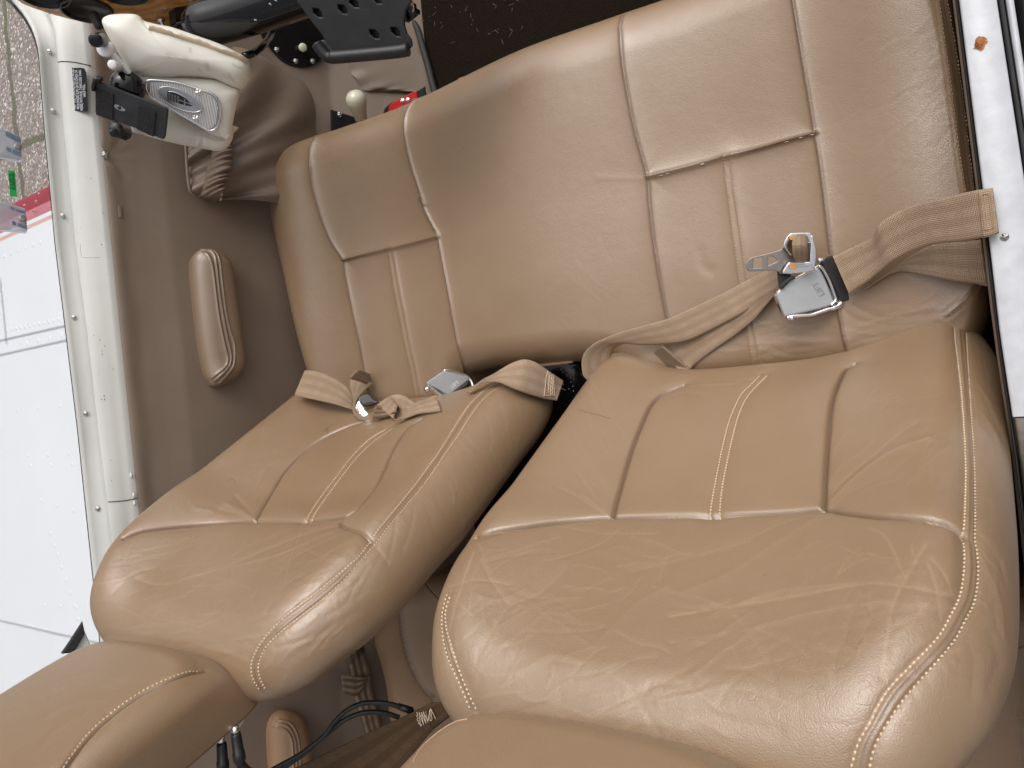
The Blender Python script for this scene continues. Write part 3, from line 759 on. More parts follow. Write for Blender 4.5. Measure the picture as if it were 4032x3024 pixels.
# ---- left window: clear pane, clips, green sticker
WX = -1.36
V = [(WX, y, z) for y, z in [(-.9, .27), (.78, .27), (.78, .42), (.95, .91), (-.9, .91)]]
V2 = [(x - .006, y, z) for x, y, z in V]
pane = mesh_obj('window_pane', V + V2, [(0,1,2,3,4), (9,8,7,6,5)] + [(i, i+5, (i+1) % 5 + 5, (i+1) % 5) for i in range(5)], 'clear_pane', None, False)
tag(pane, 'clear acrylic side window above the cream ledge', 'window')
def clip(pts, cyl, blues, label):
    fr = frame((WX + .030, 0, 0), unit((.9, -.05, .35)), (0, 0, 1))
    o = on_plane(tr('N', cyl), fr[0], fr[3])[0]; fr = (o, fr[1], fr[2], fr[3])
    t = thing('window_clip', o, label, 'window clip', 'clear clips on the left window')
    slab('clip_body', [to_chart(tr('N', *pts), fr)], fr, .020, 'clear_acrylic', t, .0025, 0)
    q = to_chart(tr('N', cyl), fr)[0]
    lathe('bolt', [(-.018, .0052), (.004, .0056), (.0045, .0042), (.005, .001)], from_chart(q, fr)[0], unit(fr[3] + fr[1] * .3), 'dull_metal', t, 20)
    for b_ in blues: slab('blue_facet', [to_chart(tr('N', *b_), fr)], fr, .002, 'steel_blue', t, .0003, .0012)
    f3 = frame((WX + .01, 0, 0), (1, 0, 0), (0, 0, 1))
    # rolled hinge barrel at the window side
    e = None if True else on_plane(tr('N', (pts[0][0] + 38, pts[0][1] + 8), (pts[-2][0] + 70, pts[-2][1] - 20)), fr[0], fr[3])
    if e is not None: tube(np.array([e[0] + (e[1] - e[0]) * k for k in np.linspace(0, 1, 8)]) + fr[3] * .004, .0075, 'chrome', 'hinge_barrel', t, 14)
clip([(-60, 60), (30, 84), (60, 100), (240, 180), (285, 215), (302, 500), (262, 520), (-60, 455)], (245, 338),
     [[(78, 125), (278, 215), (280, 283), (205, 262), (72, 182)], [(88, 335), (150, 360), (152, 418), (90, 395)], [(170, 375), (280, 418), (285, 478), (172, 430)]], 'clear clip with grey bolt at the window edge, above the green sticker')
clip([(-60, 1085), (60, 1092), (110, 1108), (330, 1170), (352, 1195), (374, 1470), (350, 1498), (-60, 1455)], (312, 1322),
     [[(142, 1150), (200, 1180), (200, 1205), (142, 1185)], [(215, 1185), (340, 1215), (345, 1258), (220, 1215)], [(165, 1345), (215, 1362), (218, 1415), (168, 1395)], [(238, 1378), (358, 1410), (360, 1465), (240, 1420)]], 'clear clip with grey bolt at the window edge, over the red wing band')
fr = frame((WX + .001, 0, 0), (1, 0, 0), (0, 0, 1))
fl = thing('window_sticker', on_plane(tr('N', (165, 840)), fr[0], fr[3])[0], 'bright green sticker with black mirrored numbers on clear film', 'sticker')
slab('film', [to_chart(tr('N', (-90, 600), (215, 628), (262, 1070), (-90, 1040)), fr)], fr, .0005, 'label_film', fl, .0001, .0006)
slab('green_label', [to_chart(tr('N', (108, 660), (200, 670), (228, 1020), (132, 1015)), fr)], fr, .0005, 'green_label', fl, .0001, .0014)
for s_, a_, b_ in [('B043088-38', (172, 703), (188, 928)), ('B1300-113', (128, 712), (147, 912))]:
    P = on_plane(tr('N', a_, b_), fr[0], fr[3]); mid = P.mean(0); d_ = unit(P[1] - P[0])
    # the sticker faces outwards, so its numbers read mirrored from the cabin
    f2 = (mid, d_, unit(np.cross(fr[3], d_)), fr[3])
    t = text('lettering', s_, f2, 'ink_black', .0056, fl, 0, False, .00005, .0017)
    co_ = np.array([v.co[:] for v in t.data.vertices]); k = np.linalg.norm(P[1] - P[0]) / np.ptp((co_ - mid) @ f2[1])
    for v in t.data.vertices:
        r_ = np.array(v.co) - mid; v.co = Vector(mid + f2[1]*(r_ @ f2[1])*k - f2[2]*(r_ @ f2[2]) + f2[3]*(r_ @ f2[3]))
    t.data.flip_normals()

# ---- right door sill
root = thing('door_sill', (0, .2, .1), 'bare white metal door sill along the right edge with one rusty screw', 'door sill')
def strip(name, xs, z, mat, y0=-.9, y1=1.0, n=40, parent=root):
    yy = np.linspace(y0, y1, n); V = [(x(y) if callable(x) else x, y, zz) for y in yy for x, zz in zip(xs, z)]
    return mesh_obj(name, V, grid_faces(n, len(xs), False, False), mat, parent)
si = lambda y: np.interp(y, [-.2, -.112, 0, .092, .316, 1.], [-.003, -.004, -.0085, -.0095, -.0138, -.028])
so_ = lambda y: np.interp(y, [-.3, .145, .305, 1.], [.034, .0215, .0150, -.01])
sill = strip('sill_plate', [lambda y: si(y) + .0005, si, lambda y: si(y) + .0004, lambda y: si(y) + .002, lambda y: so_(y) - .001, lambda y: so_(y)], [.08, .116, .1192, .12, .12, .1185], 'white_paint', -.078, 1.0)
strip('sill_plate', [lambda y: si(y) + .0015, lambda y: si(y) + .0008, lambda y: si(y) + .003, lambda y: so_(y)], [.08, .114, .1165, .1165], 'dull_metal', -.9, -.0795)
strip('door_seal', [lambda y: so_(y) + .0008, lambda y: so_(y) + .0015, lambda y: so_(y) + .005, lambda y: so_(y) + .006], [.10, .118, .119, .10], 'rubber')
strip('outer_skin', [lambda y: so_(y) + .0065, lambda y: so_(y) + .007, lambda y: so_(y) + .0125, lambda y: so_(y) + .013], [.10, .116, .116, .10], 'white_paint')
strip('wing_walk', [lambda y: so_(y) + .0135, lambda y: so_(y) + .02, lambda y: so_(y) + .35], [.08, .10, .09], 'worn_black')
strip('side_lining', [lambda y: si(y) - .0035, lambda y: si(y) - .0055, lambda y: si(y) - .005, lambda y: si(y) - .003], [.1, .095, -.1, -.33], 'taupe_leather')
strip('sill_gasket', [lambda y: si(y) - .0032, lambda y: si(y) - .0022, lambda y: si(y) - .0003], [.09, .113, .10], 'rubber')
p = on_z(tr('C', (2063, 650)), .1205)[0]; screw(p, (0, 0, 1), .0036, 'dull_metal', root)
p = on_z(tr('I', (420, 210)), .1205)[0]; scr2 = screw(p, (0, 0, 1), .0034, 'rust', root); tag(scr2, 'rusty screw')
VV = [from_chart((.0056*np.cos(a_)*random.uniform(.7, 1.3), .0056*np.sin(a_)*random.uniform(.7, 1.3)), frame(p + (0.001, .001, .0002), (0, 0, 1), (0, 1, 0)))[0] for a_ in np.linspace(0, 2*np.pi, 24, endpoint=False)]
mesh_obj('rust_stain', VV, [tuple(range(24))], 'rust', root, False)
yy = np.linspace(-.6, .9, 40); Vs = np.array([(x, y, .1205) for y in yy for x in (-.016, .05)]); ALL.append((Vs, grid_faces(40, 2)))

# ------------------------------------------------------------------ front bench cushion
def cap_round(x, c, w): return np.exp(-((x - c) / w) ** 2)
bo = spline(np.array([(-1.204, .38), (-1.184, .26), (-1.155, .13), (-1.130, .02), (-1.10, -.035), (-1.0, -.045), (-.80, -.04), (-.775, .0), (-.755, .028), (-.6, .026), (-.51, .020), (-.475, .005), (-.455, -.022), (-.40, -.034), (-.25, -.036), (-.12, -.034), (-.050, -.022),
                      (-.020, .02), (-.014, .09), (-.017, .2), (-.022, .36), (-.032, .465), (-.085, .506), (-.2, .513), (-.5, .513), (-.9, .512), (-1.08, .509), (-1.160, .488), (-1.196, .44)]), 700, True)
def bench_front(x, y):
    return (.018*cap_round(x, -1.115, .06) - .014*cap_round(x, -.86, .12) + .012*cap_round(x, -.575, .11) - .014*cap_round(x, -.285, .13) + .020*cap_round(x, -.065, .07)
            + .012*smooth01(y, .25, .45) - .010*smooth01(y, .16, -.03)) - .01
fr = (np.array([0., 0, 0]), np.array([1., 0, 0]), np.array([0, 1., 0]), np.array([0, 0, 1.]))
V, Fc = pillow(bo, fr, bench_front, lambda x, y: (.050 + .03*smooth01(y, .3, .45)) * (1 - .62*smooth01(x, -.17, -.07)), .058, .13, 1500, 170, 14, .03, True)
bench = Hide(V, Fc)
b1 = bench.seam(tr('L', (362,62),(335,140),(333,250),(352,370),(400,530),(455,660),(530,775)))
b2 = bench.seam(np.vstack([tr('L', (530,775),(545,880),(575,1030),(605,1180),(630,1310),(650,1430),(668,1520))]))
b3 = bench.seam(tr('B', (1480,800),(1425,880),(1403,1000),(1415,1130),(1455,1300),(1500,1440),(1560,1620)))
b4 = bench.seam(tr('L', (970,410),(1005,490),(1045,570),(1070,612)))
b5 = bench.seam(tr('L', (1070,612),(1088,700),(1110,820),(1140,980),(1175,1180),(1225,1425),(1235,1500)))
b6 = bench.seam(tr('L', (530,775),(640,745),(800,708),(950,672),(1080,635)), .004, .0024)
bench.double(tr('L', (789,716),(800,800),(820,930),(850,1080),(885,1260),(925,1440),(950,1570)), tr('L', (815,708),(828,800),(850,930),(880,1080),(912,1250),(950,1420),(975,1560)), False)
b7 = bench.seam(np.vstack([tr('W', (1345,40),(1340,65)), tr('M', (62,180),(72,330),(100,500),(140,700),(205,942)), tr('M', (215,1060),(235,1250),(262,1430),(300,1650)), tr('T', (765,305),(800,450))]))
b8 = bench.seam(np.vstack([tr('M', (975,-60),(990,40),(1022,240),(1060,460),(1103,712),(1130,880),(1155,1080),(1180,1300),(1196,1420)), tr('C', (725,790),(760,1000),(790,1190),(830,1400),(880,1610))]))
b9 = bench.seam(tr('M', (205,945),(400,898),(600,845),(800,795),(950,752),(1105,712)), .004, .0024)
bench.double(np.vstack([tr('M', (617,848),(628,960),(642,1080),(660,1220),(680,1360),(700,1500)), tr('C', (90,1330),(110,1470),(140,1650)), tr('T', (1450, 690), (1468, 745))]),
             np.vstack([tr('M', (655,840),(664,950),(680,1090),(700,1230),(718,1360),(737,1480)), tr('C', (130,1310),(165,1470),(200,1645)), tr('T', (1515,690), (1530, 740))]), False)
bench.double(tr('M', (1735,-40),(1755,80),(1778,240),(1805,420),(1830,620),(1855,820),(1888,1030)), tr('M', (1777,-40),(1800,80),(1830,240),(1862,440),(1885,620),(1905,820),(1930,1020)), True, .0022)
bench.double(tr('C', (1820,1010),(1750,1110),(1600,1255)), tr('C', (1870,1020),(1800,1120),(1700,1200),(1630,1255)), True, .0015)
# folds and rubbed lines
for c, pts, a_, s_, cr in [('C', [(830,1390),(980,1330),(1200,1260),(1500,1190)], -.0012, .004, .6), ('C', [(800,1200),(950,1300),(1150,1330)], .0012, .004, .5), ('C', [(900,1180),(1050,1260),(1200,1275),(1600,1240)], .0012, .004, .5),
        ('C', [(820,1450),(960,1390),(1080,1400)], -.001, .004, .5), ('C', [(40,1475),(250,1465),(420,1440),(560,1450)], -.0014, .004, .4), ('C', [(260,1500),(420,1560),(640,1540)], .001, .003, .5), ('C', [(850,1500),(1000,1440),(1250,1400)], .001, .003, .45),
        ('T', [(1140,560),(1290,565),(1390,545)], -.0012, .003, .3), ('T', [(1500,560),(1620,520),(1800,500),(2020,480)], -.0014, .004, .4), ('T', [(1540,600),(1700,560),(1900,540)], .0012, .004, .4), ('T', [(1500,640),(1600,690),(1800,670)], .001, .003, .4),
        ('L', [(450,830),(500,800),(528,780)], -.0015, .005, .25), ('C', [(860,1070),(1000,1050),(1300,960)], -.0015, .006, 0), ('W', [(1395,388),(1350,385),(1290,384)], -.001, .004, 0), ('M', [(480,1340),(500,1420),(545,1450)], .0022, .007, 0)]:
    bench.fold(tr(c, *pts), a_, s_, cr, .0011)
bench.worn(tr('M', (1650,250), (1700,450), (1650,640), (1720,820), (1500,150), (1650,120)), .05, .55)
bench.worn(tr('M', (700,960), (950,850), (1000,900), (1010,1100), (300,1010)), .022, .35)
bench.worn(tr('W', (1800,300), (1560,130)), .03, .2)
bench.dirty(tr('M', (990,60),(1022,240),(1060,460),(1103,712)), .0016, .5)
fine_creases(bench, 'C', (0, 1150, 1700, 1600), 40, -14, 20, (80, 320), 25, .0005, (.2, .5)); fine_creases(bench, 'M', (1350, 60, 1850, 1000), 40, -38, 14, (60, 240), 26, .0004, (.0, .12))
fine_creases(bench, 'L', (900, 200, 2100, 1300), 26, 70, 24, (60, 260), 27, .0003, (.0, .16)); fine_creases(bench, 'L', (420, 120, 850, 320), 14, 75, 10, (40, 130), 28, .0003, (.0, .12))
bench_root = thing('bench_seat', (-.6, .2, -.33), 'wide tan leather front bench cushion with seamed panels', 'bench seat')
bench.finish('cushion', 'tan_leather', bench_root, .0036, .010)
ALL.append((bench.V2, bench.F))
for (c, p) in [('M', (265, 940)), ('M', (300, 930)), ('M', (485, 880)), ('M', (935, 760)), ('M', (1010, 738)), ('M', (1070, 722))]:
    q = cast(bench.tree2, tr(c, p, (p[0] + 22, p[1] - 6)))
    if len(q) == 2: tube(np.array([q[0], (q[0]+q[1])/2 + (0, 0, .0008), q[1]]), .0006, 'thread', 'loose_thread', bench_root, 6)
# cream piping on the rear edge of the middle section
q = on_z(spline(tr('U', (1960, 78), (2040, 68), (2130, 57), (2225, 44)), 20), -.052); tube(q, .0028, 'tan_thread', 'piping', bench_root)

# ------------------------------------------------------------------ reclined seat backs
TH = math.radians(28)
BN = np.array([0, math.cos(TH), math.sin(TH)]); BY = np.array([0, -math.sin(TH), math.cos(TH)])
def back_outline(hl, hr, tl):
    R_ = [(0, .573), (.12, .569), (hr - .068, .545), (hr - .03, .492), (hr - .013, .44), (hr - .004, .38), (hr, .28), (hr, .12), (hr, .01), (hr - .018, -.05), (hr - .062, -.065), (.1, -.035), (0, -.03)]
    L_ = [(-.1, -.035), (-hl + .062, -.065), (-hl + .018, -.05), (-hl, .01), (-hl, .12), (-hl, .28), (-hl + .004 + tl*.2, .38), (-hl + .013 + tl*.4, .44), (-hl + .03 + tl*.7, .492), (-hl + .068 + tl, .545 - tl*.1), (-.12, .569)]
    A_ = np.array(R_ + L_); A_[:, 1] -= .020 * smooth01(A_[:, 1], .36, .54)
    return spline(A_, 500, True)
def make_back(cx, hl, hr, bl, br, tl=0):
    def front(x, y):
        b_ = np.where(x < 0, bl * np.exp(-((x + hl - .055) / .065) ** 2), br * np.exp(-((x - hr + .055) / .075) ** 2)) * (1 - .25*smooth01(y, .40, .56))
        return b_ - .004 + .010*np.exp(-((y - .12)/.12)**2)*(1 - smooth01(np.abs(x), .08, .2)) + .006*smooth01(y, .26, .34) - .9*np.clip(y - .44, 0, 1)**2
    fr = (np.array([cx, 0, 0.0]), np.array([1., 0, 0]), BY, BN)
    V, Fc = pillow(back_outline(hl, hr, tl), fr, front, lambda x, y: .058 + .018*smooth01(y, .40, .55), .062, .06, 1200, 200, 16, .085, False, (0, .27))
    return Hide(V, Fc)
rb = make_back(-.270, .254, .260, .026, .022, .0)
rb.seam(tr('G', (590,372),(500,408),(440,460),(390,560),(340,690),(290,860),(252,1000)), .0034, .002)
rb.seam(tr('G', (1400,272),(1352,305),(1312,390),(1290,480),(1275,620),(1262,780),(1253,955)), .0034, .002)
rb.double(tr('G', (950,330),(900,380),(862,420),(828,490),(800,565),(770,690),(740,840),(712,990)), tr('G', (985,330),(925,390),(885,440),(850,520),(825,610),(798,730),(775,850),(757,990)), False)
cs = np.vstack([tr('H', (238,190),(280,174),(330,164),(440,150),(540,135),(640,124)), tr('G', (252,1000),(520,993),(800,985),(1050,975),(1253,960),(1350,974),(1500,992),(1650,1000),(1750,1008),(1850,1030),(1915,1062),(1943,1085)), ])
rb.seam(cs, .0042, .0024, .5)
lA = np.vstack([tr('G', (1885,62),(1890,150),(1910,300),(1926,450),(1940,650),(1945,800),(1942,960),(1945,1100),(1940,1250),(1922,1370),(1875,1470),(1800,1590)), tr('H', (1740,725),(1690,800),(1655,870),(1620,930),(1597,1010),(1590,1060))])
lB = np.vstack([tr('G', (1945,68),(1950,180),(1965,440),(1985,720),(1990,900),(1995,1050),(2008,1180),(2010,1290),(1990,1410),(1950,1490),(1880,1610)), tr('H', (1800,760),(1735,850),(1695,915),(1670,980),(1655,1060))])
rb.double(lA, lB, True, .0026)
rb.double(tr('J', (1515,270),(1490,350),(1472,450),(1477,600),(1510,760),(1570,900),(1640,1060),(1700,1210)), tr('J', (1535,290),(1505,380),(1497,450),(1510,560),(1560,720),(1610,880),(1680,1060),(1752,1220)), True, .0015)
for c, pts, a_, s_, cr in [
    ('G', [(0,868),(80,905),(170,960),(248,1000)], -.0015, .004, .5), ('G', [(110,900),(180,950),(245,995)], .0012, .003, .45), ('G', [(90,800),(170,905),(240,990)], -.001, .003, .3),
    ('G', [(1262,930),(1330,850),(1420,770),(1520,690),(1640,590),(1700,560)], -.0028, .006, .5), ('G', [(1270,940),(1360,860),(1460,780),(1600,690),(1760,635)], .0026, .005, .75), ('G', [(1280,950),(1400,880),(1560,800),(1700,700)], -.0022, .006, .2), ('G', [(1265,860),(1340,760),(1440,700),(1500,640)], .0015, .004, .3),
    ('H', [(545,150),(700,180),(900,180)], -.0012, .004, .5), ('H', [(1500,90),(1330,150),(1200,210),(1000,270),(800,320)], -.0016, .005, .35), ('H', [(1500,100),(1400,170),(1290,240),(1150,330),(1000,390)], .0012, .005, .3),
    ('H', [(940,480),(1080,455),(1250,430),(1420,400),(1560,375),(1700,360),(1960,400)], -.0014, .004, .95), ('H', [(1250,520),(1400,480),(1600,440),(1750,420)], .001, .003, .6), ('H', [(1100,470),(1330,390),(1600,360)], .001, .003, .55), ('H', [(1860,220),(1800,320),(1740,440),(1720,560),(1700,690)], -.0015, .0045, .8), ('H', [(1660,160),(1720,200),(1780,330)], .0008, .003, .5),
    ('H', [(1880,270),(1930,330),(1960,400)], -.0008, .0025, .7), ('H', [(1870,290),(1900,380),(1920,490)], -.001, .003, .7), ('H', [(240,250),(210,330),(180,420),(150,520)], -.0012, .004, .85), ('H', [(270,280),(300,340),(340,400),(370,440)], -.0008, .003, .6), ('H', [(150,370),(250,350),(370,365)], -.0008, .0025, .65), ('H', [(560,320),(470,400),(370,440),(300,540),(240,660)], -.0012, .005, .5),
    ('H', [(250,400),(330,420),(430,380)], .0008, .003, .4), ('H', [(730,690),(830,740),(900,720),(1020,715)], -.001, .004, .5), ('H', [(1020,660),(900,720),(800,760)], -.001, .004, .5), ('H', [(1180,480),(1240,560),(1300,660),(1330,760)], -.001, .003, .2), ('H', [(800,740),(860,830),(900,890)], -.0008, .003, .4),
    ('H', [(560,770),(700,740),(860,800),(1100,840),(1330,890)], -.0014, .006, .2), ('H', [(500,850),(700,830),(980,880)], .001, .005, .25), ('H', [(280,690),(400,680),(520,620),(640,650)], .0008, .004, .3), ('H', [(560,290),(700,250),(860,290),(1000,270)], .0008, .005, .15), ('H', [(700,560),(820,440),(940,370)], .0008, .005, .2), ('H', [(1040,560),(1140,540),(1250,520)], .0008, .004, .2),
    ('H', [(2060,180),(2120,260),(2150,360)], -.0012, .004, .3), ('H', [(2050,220),(2090,320),(2130,440),(2140,540)], .0012, .004, .35), ('H', [(2020,560),(2040,640),(2030,760)], -.0012, .004, .25), ('H', [(1890,640),(1950,640),(2000,660)], .001, .003, .2), ('H', [(2100,560),(2120,640),(2090,740)], -.0016, .006, .1),
    ('G', [(2010,500),(2060,580),(2090,640)], .0016, .005, .1), ('G', [(2030,440),(2070,540),(2100,600)], -.0016, .005, .1), ('G', [(2000,380),(2050,460)], .0014, .004, .1),
    ('G', [(450,450),(600,420),(760,440)], -.0012, .005, .1), ('G', [(560,380),(700,378),(850,372)], .001, .003, .3), ('G', [(820,380),(900,350),(960,350)], -.001, .003, .3)]:
    rb.fold(tr(c, *pts), a_, s_, cr, .0012)
rng = np.random.RandomState(3)
for k in range(46):   # puckers running out from the outer seam
    t = rng.uniform(.02, .98); i = int(t * (len(lB) - 1)); side = rng.rand() < .65
    Ls = resample(lB if side else lA, 200); p = Ls[int(t*199)]; d_ = unit(Ls[min(199, int(t*199)+2)] - Ls[max(0, int(t*199)-2)]); nn = np.array([-d_[1], d_[0]]) * (1 if not side else -1)
    if side: nn = nn if nn[0] > 0 else -nn
    else: nn = nn if nn[0] < 0 else -nn
    rb.fold(np.array([p + nn*6, p + nn*rng.uniform(25, 60) + d_*rng.uniform(5, 28)]), rng.choice([-1, 1])*.0005, .0022, .16)
rb.worn(tr('H', (1700,620), (1600,700), (1450,700), (1350,720), (1500,800), (1750,540), (1850,560)), .045, .9)
rb.worn(tr('H', (200,600), (210,520), (200,680)), .03, .8)
rb.worn(tr('H', (2090,550), (2100,650)), .03, .55)
rb.worn(tr('G', (1700,180), (1800,300), (1820,450), (1850,600), (1600,250)), .036, .75)
rb.worn(tr('G', (150,420), (1200,1500)), .04, .25)
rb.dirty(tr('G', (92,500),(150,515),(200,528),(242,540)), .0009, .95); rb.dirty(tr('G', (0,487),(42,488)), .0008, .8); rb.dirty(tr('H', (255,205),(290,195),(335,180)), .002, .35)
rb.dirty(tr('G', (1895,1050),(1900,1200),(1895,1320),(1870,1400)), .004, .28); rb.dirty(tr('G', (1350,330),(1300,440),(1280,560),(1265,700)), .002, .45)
fine_creases(rb, 'H', (180, 220, 1900, 560), 46, -16, 22, (70, 330), 5); fine_creases(rb, 'H', (250, 560, 1600, 880), 46, -6, 28, (60, 260), 6)
fine_creases(rb, 'H', (1500, 250, 1980, 700), 34, -55, 35, (40, 160), 7); fine_creases(rb, 'H', (130, 260, 420, 720), 26, -60, 30, (40, 150), 8)
fine_creases(rb, 'G', (0, 400, 330, 980), 22, 55, 18, (50, 200), 9, .0004, (.12, .35)); fine_creases(rb, 'G', (1300, 420, 1900, 980), 22, -38, 20, (60, 240), 10, .0005, (.15, .4))
fine_creases(rb, 'G', (1990, 150, 2120, 1500), 24, 70, 16, (60, 200), 11, .0007, (.1, .3))
RB = thing('front_seat', (-.27, 0, -.05), 'worn tan leather seat back nearest the camera beside the white door sill', 'seat back', 'front seat backs')
rb_ob = rb.finish('upholstery', 'tan_leather', RB, .0045, .0095); ALL.append((rb.V2, rb.F))

lb = make_back(-.862, .266, .262, .052, .018)
lb.seam(tr('D', (720,605),(640,628),(560,660),(450,715),(330,805),(200,940),(100,1100),(0,1268)), .0034, .002)
lb.seam(tr('D', (1110,585),(1050,625),(980,700),(900,840),(830,1000),(770,1090),(690,1180),(600,1240)), .0030, .002)
lb.double(tr('D', (880,655),(760,730),(640,850),(540,980),(440,1110),(332,1262)), tr('D', (925,650),(800,735),(680,850),(575,980),(470,1120),(372,1255)), False)
lb.seam(np.vstack([tr('F', (560,135),(650,105),(760,90),(900,75),(1040,60),(1160,52)), tr('D', (0,1272),(200,1268),(400,1258),(540,1246),(600,1240))]), .0042, .0024, .4)
lb.seam(tr('D', (600,1240),(570,1270),(572,1295),(620,1315),(690,1335),(740,1362),(778,1395)), .0036, .0022, .3)
kA = np.vstack([tr('D', (1625,345),(1540,395),(1440,490),(1370,590),(1300,700),(1230,810),(1150,920),(1070,1030),(990,1130),(900,1240),(840,1310),(780,1390),(740,1455),(690,1520)), tr('F', (1590,265),(1520,325),(1440,390),(1340,462),(1260,532),(1200,600),(1160,665),(1142,725),(1152,790),(1185,845))])
kB = np.vstack([tr('D', (1668,360),(1580,412),(1500,490),(1430,590),(1370,690),(1290,800),(1210,920),(1130,1030),(1040,1140),(955,1240),(880,1330),(820,1410),(740,1510)), tr('F', (1625,270),(1560,342),(1470,420),(1380,490),(1290,560),(1225,620),(1188,680),(1175,740),(1185,790),(1212,842))])
lb.double(kA, kB, True, .0018)
lb.double(tr('F', (380,470),(385,520),(400,570),(412,612)), tr('F', (390,465),(396,520),(410,570),(424,612)), True, .001)
for c, pts, a_, s_, cr in [
    ('F', [(1000,10),(1090,30),(1155,50)], -.003, .005, .3), ('F', [(1040,-20),(1110,15),(1158,48)], .0034, .005, .2), ('F', [(1080,-50),(1130,0),(1160,46)], -.0028, .004, .1), ('F', [(900,0),(1020,20),(1100,40)], .0014, .004, .3),
    ('F', [(1560,70),(1400,120),(1200,200),(1000,280),(820,330)], -.0018, .005, .8), ('F', [(1560,90),(1420,150),(1280,210),(1100,260),(880,310)], .0013, .004, .6), ('F', [(1600,100),(1460,170),(1330,240),(1240,350)], -.0014, .004, .5), ('F', [(1640,120),(1530,190),(1420,250),(1300,330)], .001, .004, .4),
    ('F', [(620,320),(720,350),(860,330),(960,300)], -.0012, .004, .7), ('F', [(520,390),(600,310),(720,270)], -.001, .004, .4), ('F', [(1500,210),(1420,290),(1340,330),(1250,420),(1220,480)], -.0016, .005, .4),
    ('F', [(450,590),(600,600),(760,625),(900,640),(1080,620)], -.0016, .005, .1), ('F', [(800,590),(900,580),(1030,600),(1180,570)], -.0014, .004, .05), ('F', [(860,640),(1000,650),(1120,700)], .0012, .004, .1), ('F', [(980,380),(975,430),(985,470)], -.0008, .003, .1), ('F', [(1160,380),(1150,420),(1170,470)], -.0008, .003, .2),
    ('F', [(1290,480),(1200,500),(1100,530)], -.0012, .003, .1), ('F', [(1650,330),(1560,400),(1470,420)], -.001, .003, .35), ('F', [(1690,270),(1630,360),(1590,440),(1500,500)], -.0014, .004, .6), ('F', [(1750,220),(1690,330),(1640,420)], -.001, .004, .45), ('F', [(1300,570),(1380,550),(1450,500)], .0008, .003, .2), ('F', [(1260,640),(1350,620),(1420,590)], -.0012, .003, .25), ('F', [(1330,700),(1420,640),(1500,560),(1640,480)], -.0012, .005, .35), ('F', [(1680,230),(1660,180),(1640,150)], -.0008, .002, .6),
    ('D', [(150,880),(60,930),(0,985)], -.0012, .004, .45), ('D', [(80,930),(0,1080)], .0012, .004, .3), ('D', [(800,1420),(860,1500),(900,1560)], -.001, .003, .7), ('D', [(960,1250),(940,1400),(900,1560)], -.001, .003, .6), ('D', [(1080,1180),(1060,1320),(1000,1480)], -.001, .003, .6),
    ('D', [(1420,700),(1480,780),(1540,820)], -.0008, .0022, .5), ('D', [(1560,560),(1590,700),(1580,820)], -.0006, .002, .4), ('D', [(1650,500),(1690,640)], -.0006, .002, .4), ('D', [(1750,480),(1790,600)], -.0006, .002, .35), ('D', [(1480,900),(1540,1000),(1600,1040)], -.0006, .002, .3),
    ('D', [(760,640),(700,650),(640,640)], .0025, .005, 0), ('D', [(900,640),(820,660),(740,690)], -.0012, .004, .2), ('D', [(1250,610),(1180,720),(1050,800)], -.0012, .004, .25)]:
    lb.fold(tr(c, *pts), a_, s_, cr, .0012)
for k in range(44):
    t = rng.uniform(.02, .98); side = rng.rand() < .6; Ls = resample(kB if side else kA, 200); j = int(t*199); p = Ls[j]; d_ = unit(Ls[min(199, j+2)] - Ls[max(0, j-2)]); nn = np.array([-d_[1], d_[0]]); nn = nn if (nn[0] > 0) == side else -nn
    lb.fold(np.array([p + nn*6, p + nn*rng.uniform(22, 55) + d_*rng.uniform(-10, 20)]), rng.choice([-1, 1])*.0005, .0022, .16)
lb.worn(tr('F', (900,560), (1050,580), (750,600), (1150,560)), .05, .45); lb.worn(tr('F', (1490,440), (1400,500)), .03, .55); lb.worn(tr('F', (1080,20), (1020,10)), .03, .4)
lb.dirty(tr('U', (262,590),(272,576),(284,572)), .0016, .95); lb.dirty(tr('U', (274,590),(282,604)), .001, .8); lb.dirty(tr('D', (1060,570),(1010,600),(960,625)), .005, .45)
fine_creases(lb, 'F', (480, 130, 1500, 480), 50, -20, 20, (60, 300), 15); fine_creases(lb, 'F', (450, 420, 1180, 660), 36, -4, 16, (50, 220), 16, .0006, (.1, .4))
fine_creases(lb, 'D', (1100, 500, 1900, 1500), 44, 72, 14, (60, 260), 17, .0005, (.15, .45)); fine_creases(lb, 'F', (1200, 330, 1700, 820), 34, -40, 24, (50, 200), 18)
fine_creases(lb, 'D', (0, 620, 420, 1240), 18, -35, 18, (60, 220), 19, .0005, (.12, .35))
LB = thing('front_seat', (-.862, 0, -.05), 'tan leather seat back farther from the camera, beside the taupe cabin wall', 'seat back', 'front seat backs')
lb_ob = lb.finish('upholstery', 'tan_leather', LB, .0045, .0095); ALL.append((lb.V2, lb.F))

